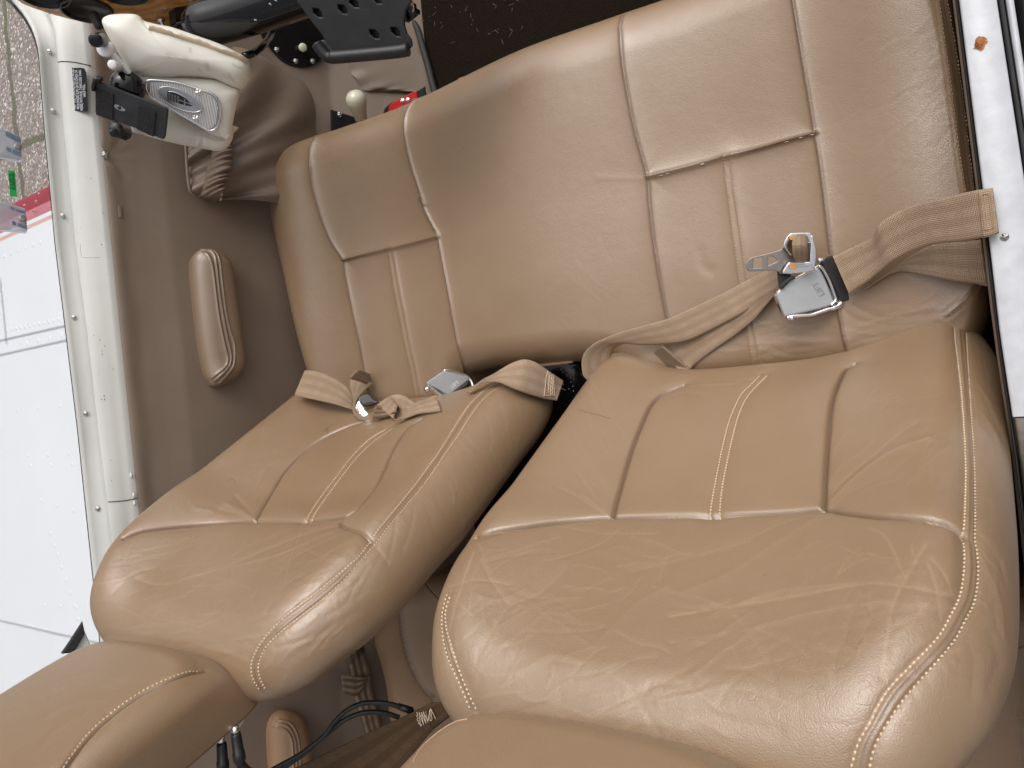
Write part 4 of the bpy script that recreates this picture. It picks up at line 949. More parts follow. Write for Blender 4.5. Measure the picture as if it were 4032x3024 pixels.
# ------------------------------------------------------------------ headrests standing on the seat backs
def headrest(px, parent, seams, depth_n, hand, name='headrest'):
    pass
def box_pillow(o, ex, ey, n, hw, hh, th, r, N=420):
    a = np.linspace(0, 2*np.pi, 240, endpoint=False); p = 4.2
    out = np.c_[hw*np.sign(np.cos(a))*np.abs(np.cos(a))**(2/p), hh*np.sign(np.sin(a))*np.abs(np.sin(a))**(2/p)]
    return pillow(out, (np.asarray(o, float), ex, ey, n), lambda x, y: .006*np.cos(x/hw*1.5) + .004*np.cos(y/hh*1.5) , r, r, th, N, 80, 20, .004)
EX = np.array([1., 0, 0])
TH2 = math.radians(16); HN = np.array([0, math.cos(TH2), math.sin(TH2)]); HY = np.array([0, -math.sin(TH2), math.cos(TH2)])
def head(cx, parent, z0=.485, y0=-.262, hw=.137, hh=.125, th=.05):
    o = np.array([cx, y0, z0]) + HY * (hh - .012) - HN * .0
    V, Fc = box_pillow(o, EX, HY, HN, hw, hh, th, .032)
    V = V - np.clip(-((V - o) @ HN) - .006, 0, 1)[:, None] * .68 * HY
    return Hide(V, Fc), o
hl, ho = head(-.862, LB)
pts = np.vstack([tr('F', (300,622),(380,622),(440,635),(600,660),(850,715),(935,735)), tr('F', (935,738),(850,752),(750,790),(620,860),(480,960),(390,1050),(330,1130),(290,1192),(270,1240))])
hl.stitch_line(tr('F', (915,735),(850,742),(750,780),(620,848),(480,950),(385,1040),(322,1125),(282,1190)), .0043)
hl.seam(tr('F', (945,738),(855,754),(752,793),(622,863),(484,965),(394,1054),(336,1132),(296,1194)), .003, .002)
for c, pts_, a_, s_, cr in [('F', [(300,780),(420,760),(560,790)], -.001, .006, .2), ('F', [(250,850),(400,810),(540,830)], .001, .006, .25), ('F', [(220,950),(330,900),(470,880)], -.0012, .006, .2), ('F', [(470,920),(510,960),(500,1000)], -.0012, .004, .1), ('F', [(180,1100),(280,1000),(380,950)], -.0012, .006, .1)]: hl.fold(tr(c, *pts_), a_, s_, cr, .0012)
h1 = hl.finish('headrest', 'tan_leather', LB, .003, .012); tag(h1, 'tall padded headrest with a stitched side seam')
hr, ho = head(-.278, RB, y0=-.254)
h2 = hr.finish('headrest', 'tan_leather', RB, .003, .012)
# piping along the outer edges of the headrests, bracket under the left one
def px_tube(hide, px, r, mat, name, parent):
    P = cast(hide.tree2, spline(px, 120))
    if len(P) > 4: return tube(P, r, mat, name, parent, 8)
px_tube(hr, tr('W', (893,1645),(910,1615),(945,1583),(982,1560),(1010,1553)), .0007, 'tan_thread', 'piping', h2)
lathe('headrest_post', [(0, .008), (.10, .008)], (-.80, -.285, .44), HY, 'chrome', LB); lathe('headrest_post', [(0, .008), (.10, .008)], (-.92, -.285, .44), HY, 'chrome', LB)
lathe('headrest_post', [(0, .008), (.10, .008)], (-.21, -.285, .44), HY, 'chrome', RB); lathe('headrest_post', [(0, .008), (.10, .008)], (-.33, -.285, .44), HY, 'chrome', RB)

# ------------------------------------------------------------------ rear seat glimpsed between and beside the backs
rz = -.06
ro = on_z(tr('J', (900,560),(1010,330),(1120,240),(1250,200),(1420,180)), rz)[:, :2]
le = on_z(tr('J', (885,690),(930,850),(965,1010),(990,1180),(1012,1340)), rz)[:, :2]
ol = np.vstack([le[::-1], ro, [(-.3, -.30), (.05, -.30), (.10, -.34), (.10, -.9), (-.9, -.92), (-1.0, -.88)]])
V, Fc = pillow(spline(ol, 500, True), (np.array([0, 0, rz]), EX, np.array([0, 1., 0]), np.array([0, 0, 1.])), lambda x, y: .012*np.sin(x*9) + 0*x, .05, .05, .12, 700, 90, 10, .01)
rs = Hide(V, Fc)
rs.seam(tr('J', (1178,360),(1185,500),(1215,680),(1260,830),(1330,970),(1400,1060),(1440,1085)), .005, .003)
rs.seam(tr('J', (1440,1080),(1436,1150),(1440,1200)), .004, .003)
for k in range(12): rs.fold(tr('J', (1430, 1090 + 6*k), (1250, 1060 + 12*k + rng.uniform(-20, 20)), (1060 + 10*k, 980 + 20*k)), rng.choice([-1, 1])*.0018, .005, .25)
rs.double(tr('Q', (345,1335),(365,1450),(378,1560),(388,1670)), tr('Q', (358,1330),(378,1440),(392,1550),(402,1660)), True)
RS = thing('rear_bench', (-.5, -.6, -.2), 'shaded tan leather rear seat seen in the gap between the front seat backs', 'rear seat')
rs.finish('cushion', 'rear_leather', RS, .008, .02); ALL.append((rs.V2, rs.F))

# ------------------------------------------------------------------ instrument panel
PY = .66
pf = (np.array([0., PY, 0]), np.array([1., 0, 0]), np.array([0, 0, 1.]), np.array([0, -1., 0]))
root = thing('instrument_panel', (-1.0, PY, .45), 'varnished wood instrument panel with round black gauges at the top left', 'instrument panel')
GHOLES = [(('R', (1572, 168)), .0345), (('R', (800, -95)), .0322), (('R', (2230, -170)), .0345)]
bp_ = np.vstack([tr('R', (200,-60),(330,20),(430,85),(600,150),(1000,282),(1300,360),(1610,432),(1800,470)), tr('P', (-60,250),(60,225),(200,180),(400,120),(600,-60),(600,-140)), tr('R', (1500,-560),(300,-420))])
board = slab('board', [to_chart(bp_, pf)] + [to_chart(tr(*c_), pf) + r_*np.c_[np.cos(np.linspace(0, 2*np.pi, 48, endpoint=False)), np.sin(np.linspace(0, 2*np.pi, 48, endpoint=False))] for c_, r_ in GHOLES], pf, .012, 'walnut', root, .0015, 0)
def gauge(c, p, rad, needles):
    o = on_plane(tr(c, p), pf[0], pf[3])[0]
    g = lathe('gauge', [(-.002, rad), (.0025, rad), (.0038, rad*.97), (.004, rad*.92), (.002, rad*.885), (-.0105, rad*.87)], o, pf[3], 'gauge_black', root, 56)
    f_ = (o - pf[3] * .0095, pf[1], pf[2], pf[3]); a = np.linspace(0, 2*np.pi, 48, endpoint=False)
    slab('dial', [np.c_[np.cos(a), np.sin(a)] * rad * .86], f_, .002, 'gauge_black', g, .0002, .0008)
    for a0, a1, w in needles:
        ca, sa = math.cos(a0), math.sin(a0); q = lambda r, t: (r*ca - t*sa, r*sa + t*ca)
        slab('needle', [[q(-.1*rad, -w), q(a1*rad, -w*.6), q(a1*rad, w*.6), q(-.1*rad, w)]], f_, .001, 'gauge_mark', g, .0001, .0030)
    VV, FF = [], []
    for k in range(36):
        aa = k / 36 * 2*np.pi; r0, r1 = (.70 if k % 3 else .62)*rad, .80*rad; ca, sa = math.cos(aa), math.sin(aa); w = .0006 if k % 3 else .0011; kk = len(VV)
        VV += [from_chart((r*ca - t*sa, r*sa + t*ca), f_, .0012)[0] for r, t in ((r0, -w), (r1, -w), (r1, w), (r0, w))]; FF.append((kk, kk+1, kk+2, kk+3))
    mesh_obj('tick_marks', VV, FF, 'gauge_mark', g, False)
    return o, g
go, gg = gauge('R', (1572, 168), .0385, [(2.5, .55, .0012), (-.9, .6, .0016)])
gauge('R', (800, -95), .036, [(1.0, .6, .0012)])
gauge('R', (2230, -170), .0385, [(2.0, .6, .0012)])
# knurled knob of the gauge
ka = on_plane(tr('R', (1690, 280), (1722, 535)), pf[0] + pf[3]*.02, pf[3])
d0 = unit(np.array([.12, -.9, -.28])); kn = lathe('knob', [(0, .0058), (.002, .0068), (.022, .0068), (.024, .0058), (.0245, .003)], ka[0] + (0, .004, 0), d0, 'worn_black', gg, 20)
# toggle switch and small screws on the wood
for c, p in [('A', (1272, 150))]:
    o = on_plane(tr(c, p), pf[0] + pf[3]*.002, pf[3])[0]; sw = lathe('toggle_switch', [(0, .006), (.004, .006), (.005, .003), (.012, .0026), (.024, .0034), (.026, .002)], o, unit((.05, -1, -.25)), 'chrome', root, 14)
for c, p in [('A', (1515, 10)), ('R', (1200, -10)), ('A', (1230, 118)), ('A', (1310, 70))]:
    o = on_plane(tr(c, p), pf[0], pf[3])[0]; screw(o, pf[3], .0035, 'dull_metal', root)
blk = slab('black_switch_cover', [to_chart(tr('P', (48,95),(95,60),(200,42),(300,50),(330,120),(200,250),(60,235)), pf)], pf, .03, 'black_gloss', root, .004, .028)

# ------------------------------------------------------------------ throw-over control column
root = thing('control_column', (-.8, .56, .28), 'glossy black control column arm reaching across behind the cream yoke', 'control column')
cy = lambda pts, y: on_plane(tr('P', *pts), (0, y, 0), (0, 1, 0))
cl = np.vstack([cy([(215, 215)], .575), cy([(420, 172)], .575), cy([(640, 110)], .575), cy([(860, 35)], .575), cy([(1080, -40)], .575), cy([(1700, -240)], .575), cy([(2400, -470)], .575)])
tube(spline(cl, 40), np.r_[.020, .027, .031, np.full(37, .032)], 'black_gloss', 'arm', root, 32)
for p in [((740, 160), (758, 162)), ((862, 28), (878, 42)), ((905, 0), (922, 8))]:
    q = cy(p, .540); tube(np.array([q[0], q[0]*.5 + q[1]*.5, q[1]]), .0008, 'white_plastic', 'paint_fleck', root, 6)
# wire loop below the column
wq = spline(np.vstack([cy([(655, 455)], .52), cy([(740, 425)], .53), cy([(820, 360)], .56), cy([(868, 290)], .6), cy([(890, 215)], .62), cy([(890, 150)], .62)]), 40)
tube(wq, .0055, 'black_gloss', 'cable', root, 10)

# ------------------------------------------------------------------ cream yoke
YO = np.array([-.98, .48, .37]); yfr = frame(YO, (.60, -.55, .58), (0, 0, 1))
YK = thing('control_yoke', YO, 'cream leather wrapped control yoke with ribbed metal badge plate', 'control yoke')
def ypill(name, px, h, r, dep, side, mat, n=360, seams=(), folds=(), dirt=(), parent=YK, wornp=()):
    q = to_chart(spline(tr('O', *px), 260, True), yfr)
    f_ = (yfr[0] + yfr[3]*h, yfr[1], yfr[2], yfr[3])
    V, Fc = pillow(q, f_, lambda x, y: 0*x, r, dep, side, n, 70, 10, .012, relax=90)
    hd = Hide(V, Fc)
    for s_ in seams: hd.groove(hd.line(tr('O', *s_)), .0016, .0014, False, .35)
    for s_, a_ in folds: hd.fold(tr('O', *s_), a_, .0028, 0)
    for s_, w_, a_ in dirt: hd.dirty(tr('O', *s_), w_, a_)
    ob = hd.finish(name, mat, parent, .003, .01); return ob, hd
hub, hubh = ypill('hub', [(572,745),(640,735),(900,752),(1200,770),(1400,785),(1540,840),(1655,905),(1625,1060),(1585,1260),(1560,1440),(1480,1420),(1380,1390),(1260,1325),(1090,1210),(900,1095),(760,1010),(670,945),(610,880),(575,810)], .0, .018, .016, .03, 'cream_leather', 360,
    [[(1280,1360),(1380,1405),(1470,1420),(1560,1365)]])
low, lowh = ypill('lower_grip', [(385,1240),(440,1190),(600,1140),(880,1110),(1010,1150),(1250,1310),(1400,1370),(1500,1390),(1562,1330),(1575,1450),(1530,1545),(1470,1590),(1400,1602),(1250,1580),(1050,1545),(900,1512),(760,1480),(620,1440),(510,1405),(462,1395),(430,1330)], -.012, .03, .026, .03, 'cream_leather', 380,
    [[(1290,1385),(1400,1420),(1480,1418),(1565,1370)]],
    [([(1255,1330),(1240,1400),(1215,1470),(1195,1560)], -.003), ([(1275,1350),(1265,1430),(1240,1510),(1215,1570)], .003), ([(1285,1400),(1300,1480),(1330,1560)], -.0026), ([(1275,1430),(1285,1520),(1300,1585)], .0024), ([(1300,1400),(1350,1490),(1420,1570)], -.002), ([(1310,1400),(1400,1480),(1490,1560)], .0016)],
    [([(500,1290),(560,1320)], .014, .7), ([(640,1370),(700,1400)], .010, .3), ([(930,1190),(1080,1270),(1180,1340)], .018, .42), ([(460,1400),(620,1440),(860,1500),(1080,1550)], .003, .45)])
up, uph = ypill('upper_grip', [(135,150),(145,105),(200,78),(300,66),(440,65),(500,75),(550,105),(585,142),(650,162),(760,188),(900,215),(1150,300),(1420,395),(1600,480),(1730,560),(1772,650),(1770,760),(1735,840),(1690,885),(1610,875),(1540,850),(1470,812),(1400,782),(1250,755),(1050,748),(900,762),(780,770),(660,757),(560,738),(480,712),(440,690),(360,560),(280,440),(215,330),(165,230)], .012, .042, .034, .035, 'cream_leather', 460,
    [], [([(1400,790),(1500,800),(1600,850)], -.002), ([(1480,820),(1560,840),(1650,835)], .0018), ([(1440,790),(1520,760)], .0012)],
    [([(1310,590),(1325,640)], .003, .4), ([(1225,645),(1245,660)], .002, .35), ([(880,480),(900,495)], .002, .35), ([(1060,520),(1100,520)], .002, .3), ([(1130,420),(1132,450)], .002, .4), ([(1600,590),(1640,620),(1700,630)], .0016, .4), ([(1550,690),(1570,730),(1600,770)], .0016, .4), ([(1500,720),(1540,740)], .001, .3), ([(1040,270),(1230,350),(1400,410),(1520,470),(1640,520),(1730,570)], .003, .75)])
# unstitched leather flap along the upper grip
ed = spline(tr('O', (672,166),(720,172),(800,196),(900,222),(1050,270),(1150,302),(1300,350),(1430,398),(1560,440),(1650,480),(1720,510),(1765,530)), 80)
E3 = cast(uph.tree2, ed + [3, 14]); 
if len(E3) > 10:
    E3 = resample(E3, 80); n_ = yfr[3]; dirn = unit(from_chart((to_chart(tr('O', (1200, 250)), yfr) - to_chart(tr('O', (1180, 330)), yfr)), (np.zeros(3), yfr[1], yfr[2], yfr[3]))[0])
    Vf = []
    wv = .0045 + .0012*np.sin(np.arange(80)*.21) + .0005*np.sin(np.arange(80)*.9)
    for k, (a_, b_) in enumerate([(-.004, .0006), (0, .0034), (1.0, .0052), (1.08, .0035), (.9, .0010), (-.004, -.002)]):
        off = np.outer(wv * a_ if k in (2, 3, 4) else np.full(80, a_), dirn); Vf.append(E3 + off + n_ * b_)
    Vf = np.vstack(Vf); fl_ = mesh_obj('leather_flap', Vf, grid_faces(6, 80), 'ivory_edge', YK)
# badge plate
plate_px = spline(tr('O', (655,800),(668,768),(700,757),(820,762),(1000,785),(1180,840),(1330,888),(1395,925),(1440,985),(1460,1080),(1455,1180),(1425,1260),(1385,1298),(1345,1304),(1290,1280),(1100,1170),(900,1052),(760,975),(690,925),(660,865)), 140, True)
q = to_chart(plate_px, yfr)
bz = slab('badge_plate', [q], yfr, .004, 'dull_metal', YK, .0008, .0035)
rim = from_chart(np.vstack([q, q[:1]]), yfr, .0036); tube(rim, .0017, 'chrome', 'rim', bz, 8, False)
cq = q.mean(0); VV, FF = [], []
# ribs on the plate, clipped to its outline
ux = unit(to_chart(tr('O', (1400, 905)), yfr)[0] - to_chart(tr('O', (1350, 1304)), yfr)[0]); uy = np.array([-ux[1], ux[0]])
qs = (q - cq) * .93
xs_ = qs @ uy
for x_ in np.arange(xs_.min() + .002, xs_.max() - .001, .0021):
    cr_ = []
    for i in range(len(qs)):
        a_, b_ = qs[i], qs[(i+1) % len(qs)]; fa, fb = a_ @ uy - x_, b_ @ uy - x_
        if fa * fb < 0: t = fa / (fa - fb); cr_.append((a_ + (b_ - a_)*t) @ ux)
    if len(cr_) >= 2:
        lo, hi = min(cr_), max(cr_); k = len(VV)
        for yv in (lo, hi):
            for dx, hh in ((-.0007, .0035), (-.0003, .0044), (.0003, .0044), (.0007, .0035)): VV.append(from_chart(cq + ux*yv + uy*(x_+dx), yfr, hh)[0])
        for j in range(3): FF.append((k+j, k+j+1, k+4+j+1, k+4+j))
mesh_obj('ribs', VV, FF, 'white_plastic', bz, False)
oc = to_chart(tr('O', (1028, 963)), yfr)[0]; om = to_chart(tr('O', (1258, 1066)), yfr)[0] - oc; on_ = to_chart(tr('O', (1062, 872)), yfr)[0] - oc
a = np.linspace(0, 2*np.pi, 60, endpoint=False); ov_ = oc + np.cos(a)[:, None]*om + np.sin(a)[:, None]*on_
em = slab('emblem', [ov_], yfr, .004, 'brushed_steel', YK, .001, .0068)
r3 = from_chart(np.vstack([ov_, ov_[:1]]), yfr, .0066); tube(r3, .0008, 'chrome', 'emblem_rim', em, 6, False)
sh = to_chart(spline(tr('O', (893,868),(925,868),(1000,895),(1080,940),(1140,990),(1165,1022),(1140,1032),(1080,1022),(1000,1000),(930,975),(895,958)), 60, True), yfr)
slab('shield', [sh], yfr, .001, 'ink_black', em, .0002, .0076)
tube(from_chart(to_chart(spline(tr('O', (900,872),(960,880),(1030,908),(1100,950),(1160,1020)), 20), yfr), yfr, .0078), .0008, 'chrome', 'shield_edge', em, 6)
VV, FF = [], []
def sq(p0, p1, p2, p3, h=.0080):
    k = len(VV); VV.extend(from_chart(to_chart(tr('O', p0, p1, p2, p3), yfr), yfr, h)); FF.append((k, k+1, k+2, k+3))
for i in range(4):
    for j in range(6):
        x0 = 903 + i*31; y0 = 884 + i*12 + j*13.5; sq((x0, y0), (x0+22, y0+8), (x0+22, y0+15), (x0, y0+7))
sq((1020, 958), (1150, 1010), (1150, 1020), (1020, 970)); sq((1072, 952), (1084, 957), (1084, 1022), (1072, 1018))
mesh_obj('shield_pattern', VV, FF, 'dull_metal', em, False)
for p in [(1228, 882), (1195, 1167)]: screw(from_chart(to_chart(tr('O', p), yfr), yfr, .0036)[0], yfr[3], .0052, 'chrome', bz)
# switches on the end of the upper grip
efr = frame(on_plane(tr('O', (330, 560)), yfr[0] + yfr[3]*.016, yfr[3])[0], unit(yfr[3]*.75 + unit(from_chart((to_chart(tr('O', (300, 620)), yfr) - to_chart(tr('O', (420, 560)), yfr)), (np.zeros(3), yfr[1], yfr[2], yfr[3]))[0])*.6), (0, 0, 1))
swp = slab('switch_plate', [to_chart(spline(tr('O', (248,470),(262,462),(300,490),(380,585),(455,680),(460,702),(435,700),(380,660),(300,570),(255,500)), 60, True), efr)], efr, .006, 'cream_paint', YK, .002, .0)
def knob(c0, c1, r0, r1, mat, name, lift, sides=20, extra=None):
    P = np.vstack([on_plane(tr('O', c0), yfr[0] + yfr[3]*lift[0], yfr[3]), on_plane(tr('O', c1), yfr[0] + yfr[3]*lift[1], yfr[3])])
    L = np.linalg.norm(P[1] - P[0]); return lathe(name, [(0, r0), (L*.82, r1), (L*.96, r1*.94), (L, r1*.8), (L + .0004, r1*.3)], P[0], P[1] - P[0], mat, YK, sides)
knob((360, 625), (278, 590), .0062, .0064, 'white_plastic', 'push_button', (.012, .040))
knob((245, 430), (178, 425), .0105, .0095, 'white_plastic', 'rocker_button', (.006, .020))
knob((205, 330), (158, 322), .0048, .0048, 'chrome', 'switch_stem', (.010, .022))
knob((165, 322), (88, 330), .0090, .0088, 'black_gloss', 'switch_knob', (.020, .040))
kb = knob((430, 1345), (310, 1295), .009, .0105, 'black_plastic', 'trim_knob', (-.004, .022), 8)
knob((308, 1315), (296, 1345), .0075, .006, 'black_plastic', 'knob_cap', (.016, .028), 6)
VV = [from_chart(to_chart(spline(tr('O', (280,1205),(330,1200),(400,1260),(450,1330),(462,1390),(420,1402),(350,1350),(295,1270)), 40, True), yfr), yfr, .003)]
slab('knob_base', [to_chart(spline(tr('O', (280,1205),(330,1200),(400,1260),(450,1330),(462,1385),(430,1402),(350,1350),(295,1270)), 40, True), yfr)], yfr, .012, 'black_plastic', YK, .003, .012)

# ------------------------------------------------------------------ device mount on the yoke
mfr = frame(YO + yfr[3]*.035, (.62, -.48, .62), (0, 0, 1))
DM = thing('device_mount', mfr[0], 'scuffed black device mount plate with two hook pads clamped on the cream yoke', 'device mount')
slab('plate', [to_chart(tr('O', (100,800),(112,778),(145,776),(500,915),(880,1060),(897,1085),(865,1375),(845,1402),(820,1398),(560,1290),(120,1132),(102,1110)), mfr)], mfr, .007, 'worn_black', DM, .002, .0035)
for ring in ([(112,850),(305,905),(298,1197),(118,1132)], [(575,1028),(765,1098),(742,1372),(560,1290)]): slab('hook_pad', [to_chart(tr('O', *ring), mfr)], mfr, .003, 'velcro', DM, .0006, .0062)
sc_ = to_chart(spline(tr('O', (308,1032),(330,1024),(380,1040),(425,1070),(434,1090),(410,1098),(360,1085),(318,1058)), 40, True), mfr); slab('screw_washer', [sc_], mfr, .002, 'dull_metal', DM, .0005, .0046)
lathe('screw_socket', [(0, .0026), (.0006, .0022)], from_chart(to_chart(tr('O', (368, 1056)), mfr), mfr, .0047)[0], mfr[3], 'ink_black', DM, 6)
slab('side_clamp', [to_chart(tr('O', (85,720),(125,712),(178,728),(182,770),(120,800),(100,880),(66,872),(68,800)), mfr)], mfr, .016, 'black_plastic', DM, .004, .010)
bo_ = on_plane(tr('O', (440, 850)), mfr[0] - mfr[3]*.026, mfr[3])[0]
lathe('ball_arm', [(-.024, .010), (-.016, .020), (0, .024), (.008, .021), (.014, .013), (.016, .004)], bo_, unit(mfr[3]*.9 + np.array([0, 0, .2])), 'black_gloss', DM, 32)

# ------------------------------------------------------------------ black perforated bracket above the footwell
c0 = ray(tr('P', (1600, 250)))[0] * .98 + CAM
bfr = frame(c0, (.30, -.42, .86), (0, 1, 0))
BR = thing('perforated_bracket', c0, 'black moulded bracket plate with hexagonal holes hanging above the footwell', 'bracket')
def hexa(cx_, cy_): return to_chart(tr('P', (cx_-38,cy_-34),(cx_+6,cy_-32),(cx_+36,cy_+2),(cx_+38,cy_+36),(cx_+4,cy_+34),(cx_-32,cy_+2)), bfr)
holes = [hexa(x, y) for x, y in [(1248, 102), (1450, 74), (1540, 22), (1725, -8), (1706, 274), (1877, 256), (1330, -150), (1640, -140)]]
outer = to_chart(tr('P', (1000,-330),(1040,-60),(1090,20),(1190,165),(1290,288),(1305,330),(1340,400),(1420,440),(1700,425),(1990,395),(2012,370),(2005,320),(1968,270),(1950,210),(1948,150),(1960,85),(2000,20),(2030,-60),(2060,-330)), bfr)
bp2 = slab('plate', [outer] + holes, bfr, .006, 'black_plastic', BR, .0018, 0)
slab('hole_darkener', [to_chart(tr('P', (1060,-300),(1060,-60),(1110,20),(1210,165),(1310,288),(1380,380),(1900,360),(1950,300),(1930,210),(1930,85),(1980,-60),(2000,-300)), bfr)], (bfr[0] - bfr[3]*.011,)+bfr[1:], .003, 'black_plastic', BR, .0008, 0)  # dark sheet added behind the holes to stand for the shade there
lip = from_chart(to_chart(spline(tr('P', (1370,462),(1500,452),(1700,434),(1900,414),(1990,398)), 40), bfr), bfr, .004); tube(lip, .0085, 'black_plastic', 'front_lip', BR, 16)
lip2 = from_chart(to_chart(spline(tr('P', (1250,350),(1280,395),(1330,450),(1372,466)), 20), bfr), bfr, .004); tube(lip2, .0075, 'black_plastic', 'side_lip', BR, 16)
slab('lip_foot', [to_chart(tr('P', (1230,372),(1262,325),(1310,320),(1400,430),(1420,478),(1345,496)), bfr)], bfr, .010, 'black_plastic', BR, .003, .002)
tb = np.vstack([on_plane(tr('P', (2018, 165)), bfr[0] - bfr[3]*.05, bfr[3]), on_plane(tr('P', (1985, 60)), bfr[0] - bfr[3]*.12, bfr[3])])
lathe('pivot_tube', [(0, .010), (.004, .0125), (.008, .010), (.012, .0125), (.016, .0105), (.04, .0105)], on_plane(tr('P', (2030, 150)), bfr[0] - bfr[3]*.03, bfr[3])[0], unit((-.1, .5, .4)), 'black_gloss', BR, 24)
slab('cream_disc', [to_chart(spline(tr('P', (1970,40),(2000,15),(2025,45),(2020,110),(1985,160),(1968,120)), 40, True), (bfr[0] - bfr[3]*.02,)+bfr[1:])], (bfr[0] - bfr[3]*.02,)+bfr[1:], .003, 'ivory_edge', BR, .001, 0)

# ------------------------------------------------------------------ lever knob and red selector cover by the front edge of the bench
o = ray(tr('P', (1600, 950)))[0]; o = CAM + o * 1.47
top_ = CAM + ray(tr('P', (1553, 775)))[0] * 1.43
L = np.linalg.norm(top_ - o)
KN = thing('lever_knob', o, 'pear shaped ivory knob on a lever standing in front of the bench', 'lever knob')
lathe('knob', [(-.002, .0115), (.0, .0125), (.01, .0132), (L*.45, .0165), (L*.75, .0195), (L*.95, .0190), (L*1.1, .0142), (L*1.19, .005), (L*1.2, .001)], o, top_ - o, 'ivory_plastic', KN, 36)
lathe('collar', [(-.006, .0115), (-.001, .0124)], o, top_ - o, 'rust', KN, 24); lathe('shaft', [(-.035, .005), (-.006, .005)], o, top_ - o, 'dull_metal', KN, 12)
o = CAM + ray(tr('P', (1960, 810)))[0] * 1.48; sfr = frame(o, (.35, -.35, .87), (0, 1, 0))
RD = thing('selector_cover', o, 'black plate with bright red centre and small screws, half hidden by the bench', 'selector cover')
slab('base_plate', [to_chart(tr('P', (1770,950),(1790,872),(1840,828),(2050,735),(2112,698),(2122,790),(2130,950)), sfr)], sfr, .008, 'black_plastic', RD, .001, 0)
slab('red_plate', [to_chart(tr('P', (1820,920),(1832,850),(1850,832),(2030,738),(2052,735),(2062,800),(2070,920)), sfr)], sfr, .004, 'red_paint', RD, .001, .003)
for p in [(1940, 813), (1982, 806)]: screw(from_chart(to_chart(tr('P', p), sfr), sfr, .003)[0], sfr[3], .0048, 'chrome', RD)
# straw bits on the carpet
VV, FF = [], []
for k in range(34):
    q = on_z(tr('P', (random.uniform(2080, 2900), random.uniform(-60, 420))), FLOOR + .003)[0]; a_ = random.uniform(0, 3.14); l_ = random.uniform(.0015, .006); w_ = .0005
    d_ = np.array([math.cos(a_), math.sin(a_), 0]); e_ = np.array([-d_[1], d_[0], 0]) * w_; kk = len(VV)
    VV += [q - d_*l_ - e_, q + d_*l_ - e_, q + d_*l_ + e_, q - d_*l_ + e_, q + (0, 0, .001)]; FF += [(kk, kk+1, kk+4), (kk+1, kk+2, kk+4), (kk+2, kk+3, kk+4), (kk+3, kk, kk+4)]
tag(mesh_obj('straw_bits', VV, FF, 'straw', None, False), 'pale straw bits scattered on the dark carpet', 'debris', None, 'stuff')
edg = spline(tr('B', (1820,625),(1900,600),(2010,585),(2080,545),(2212,490),(2400,420)), 40); tube(on_z(edg, FLOOR + .004), .0012, 'tan_thread', 'carpet_seam', None, 6)
tag(bpy.data.objects['carpet_seam'], 'pale fraying binding thread along the edge of the dark carpet', 'carpet binding')

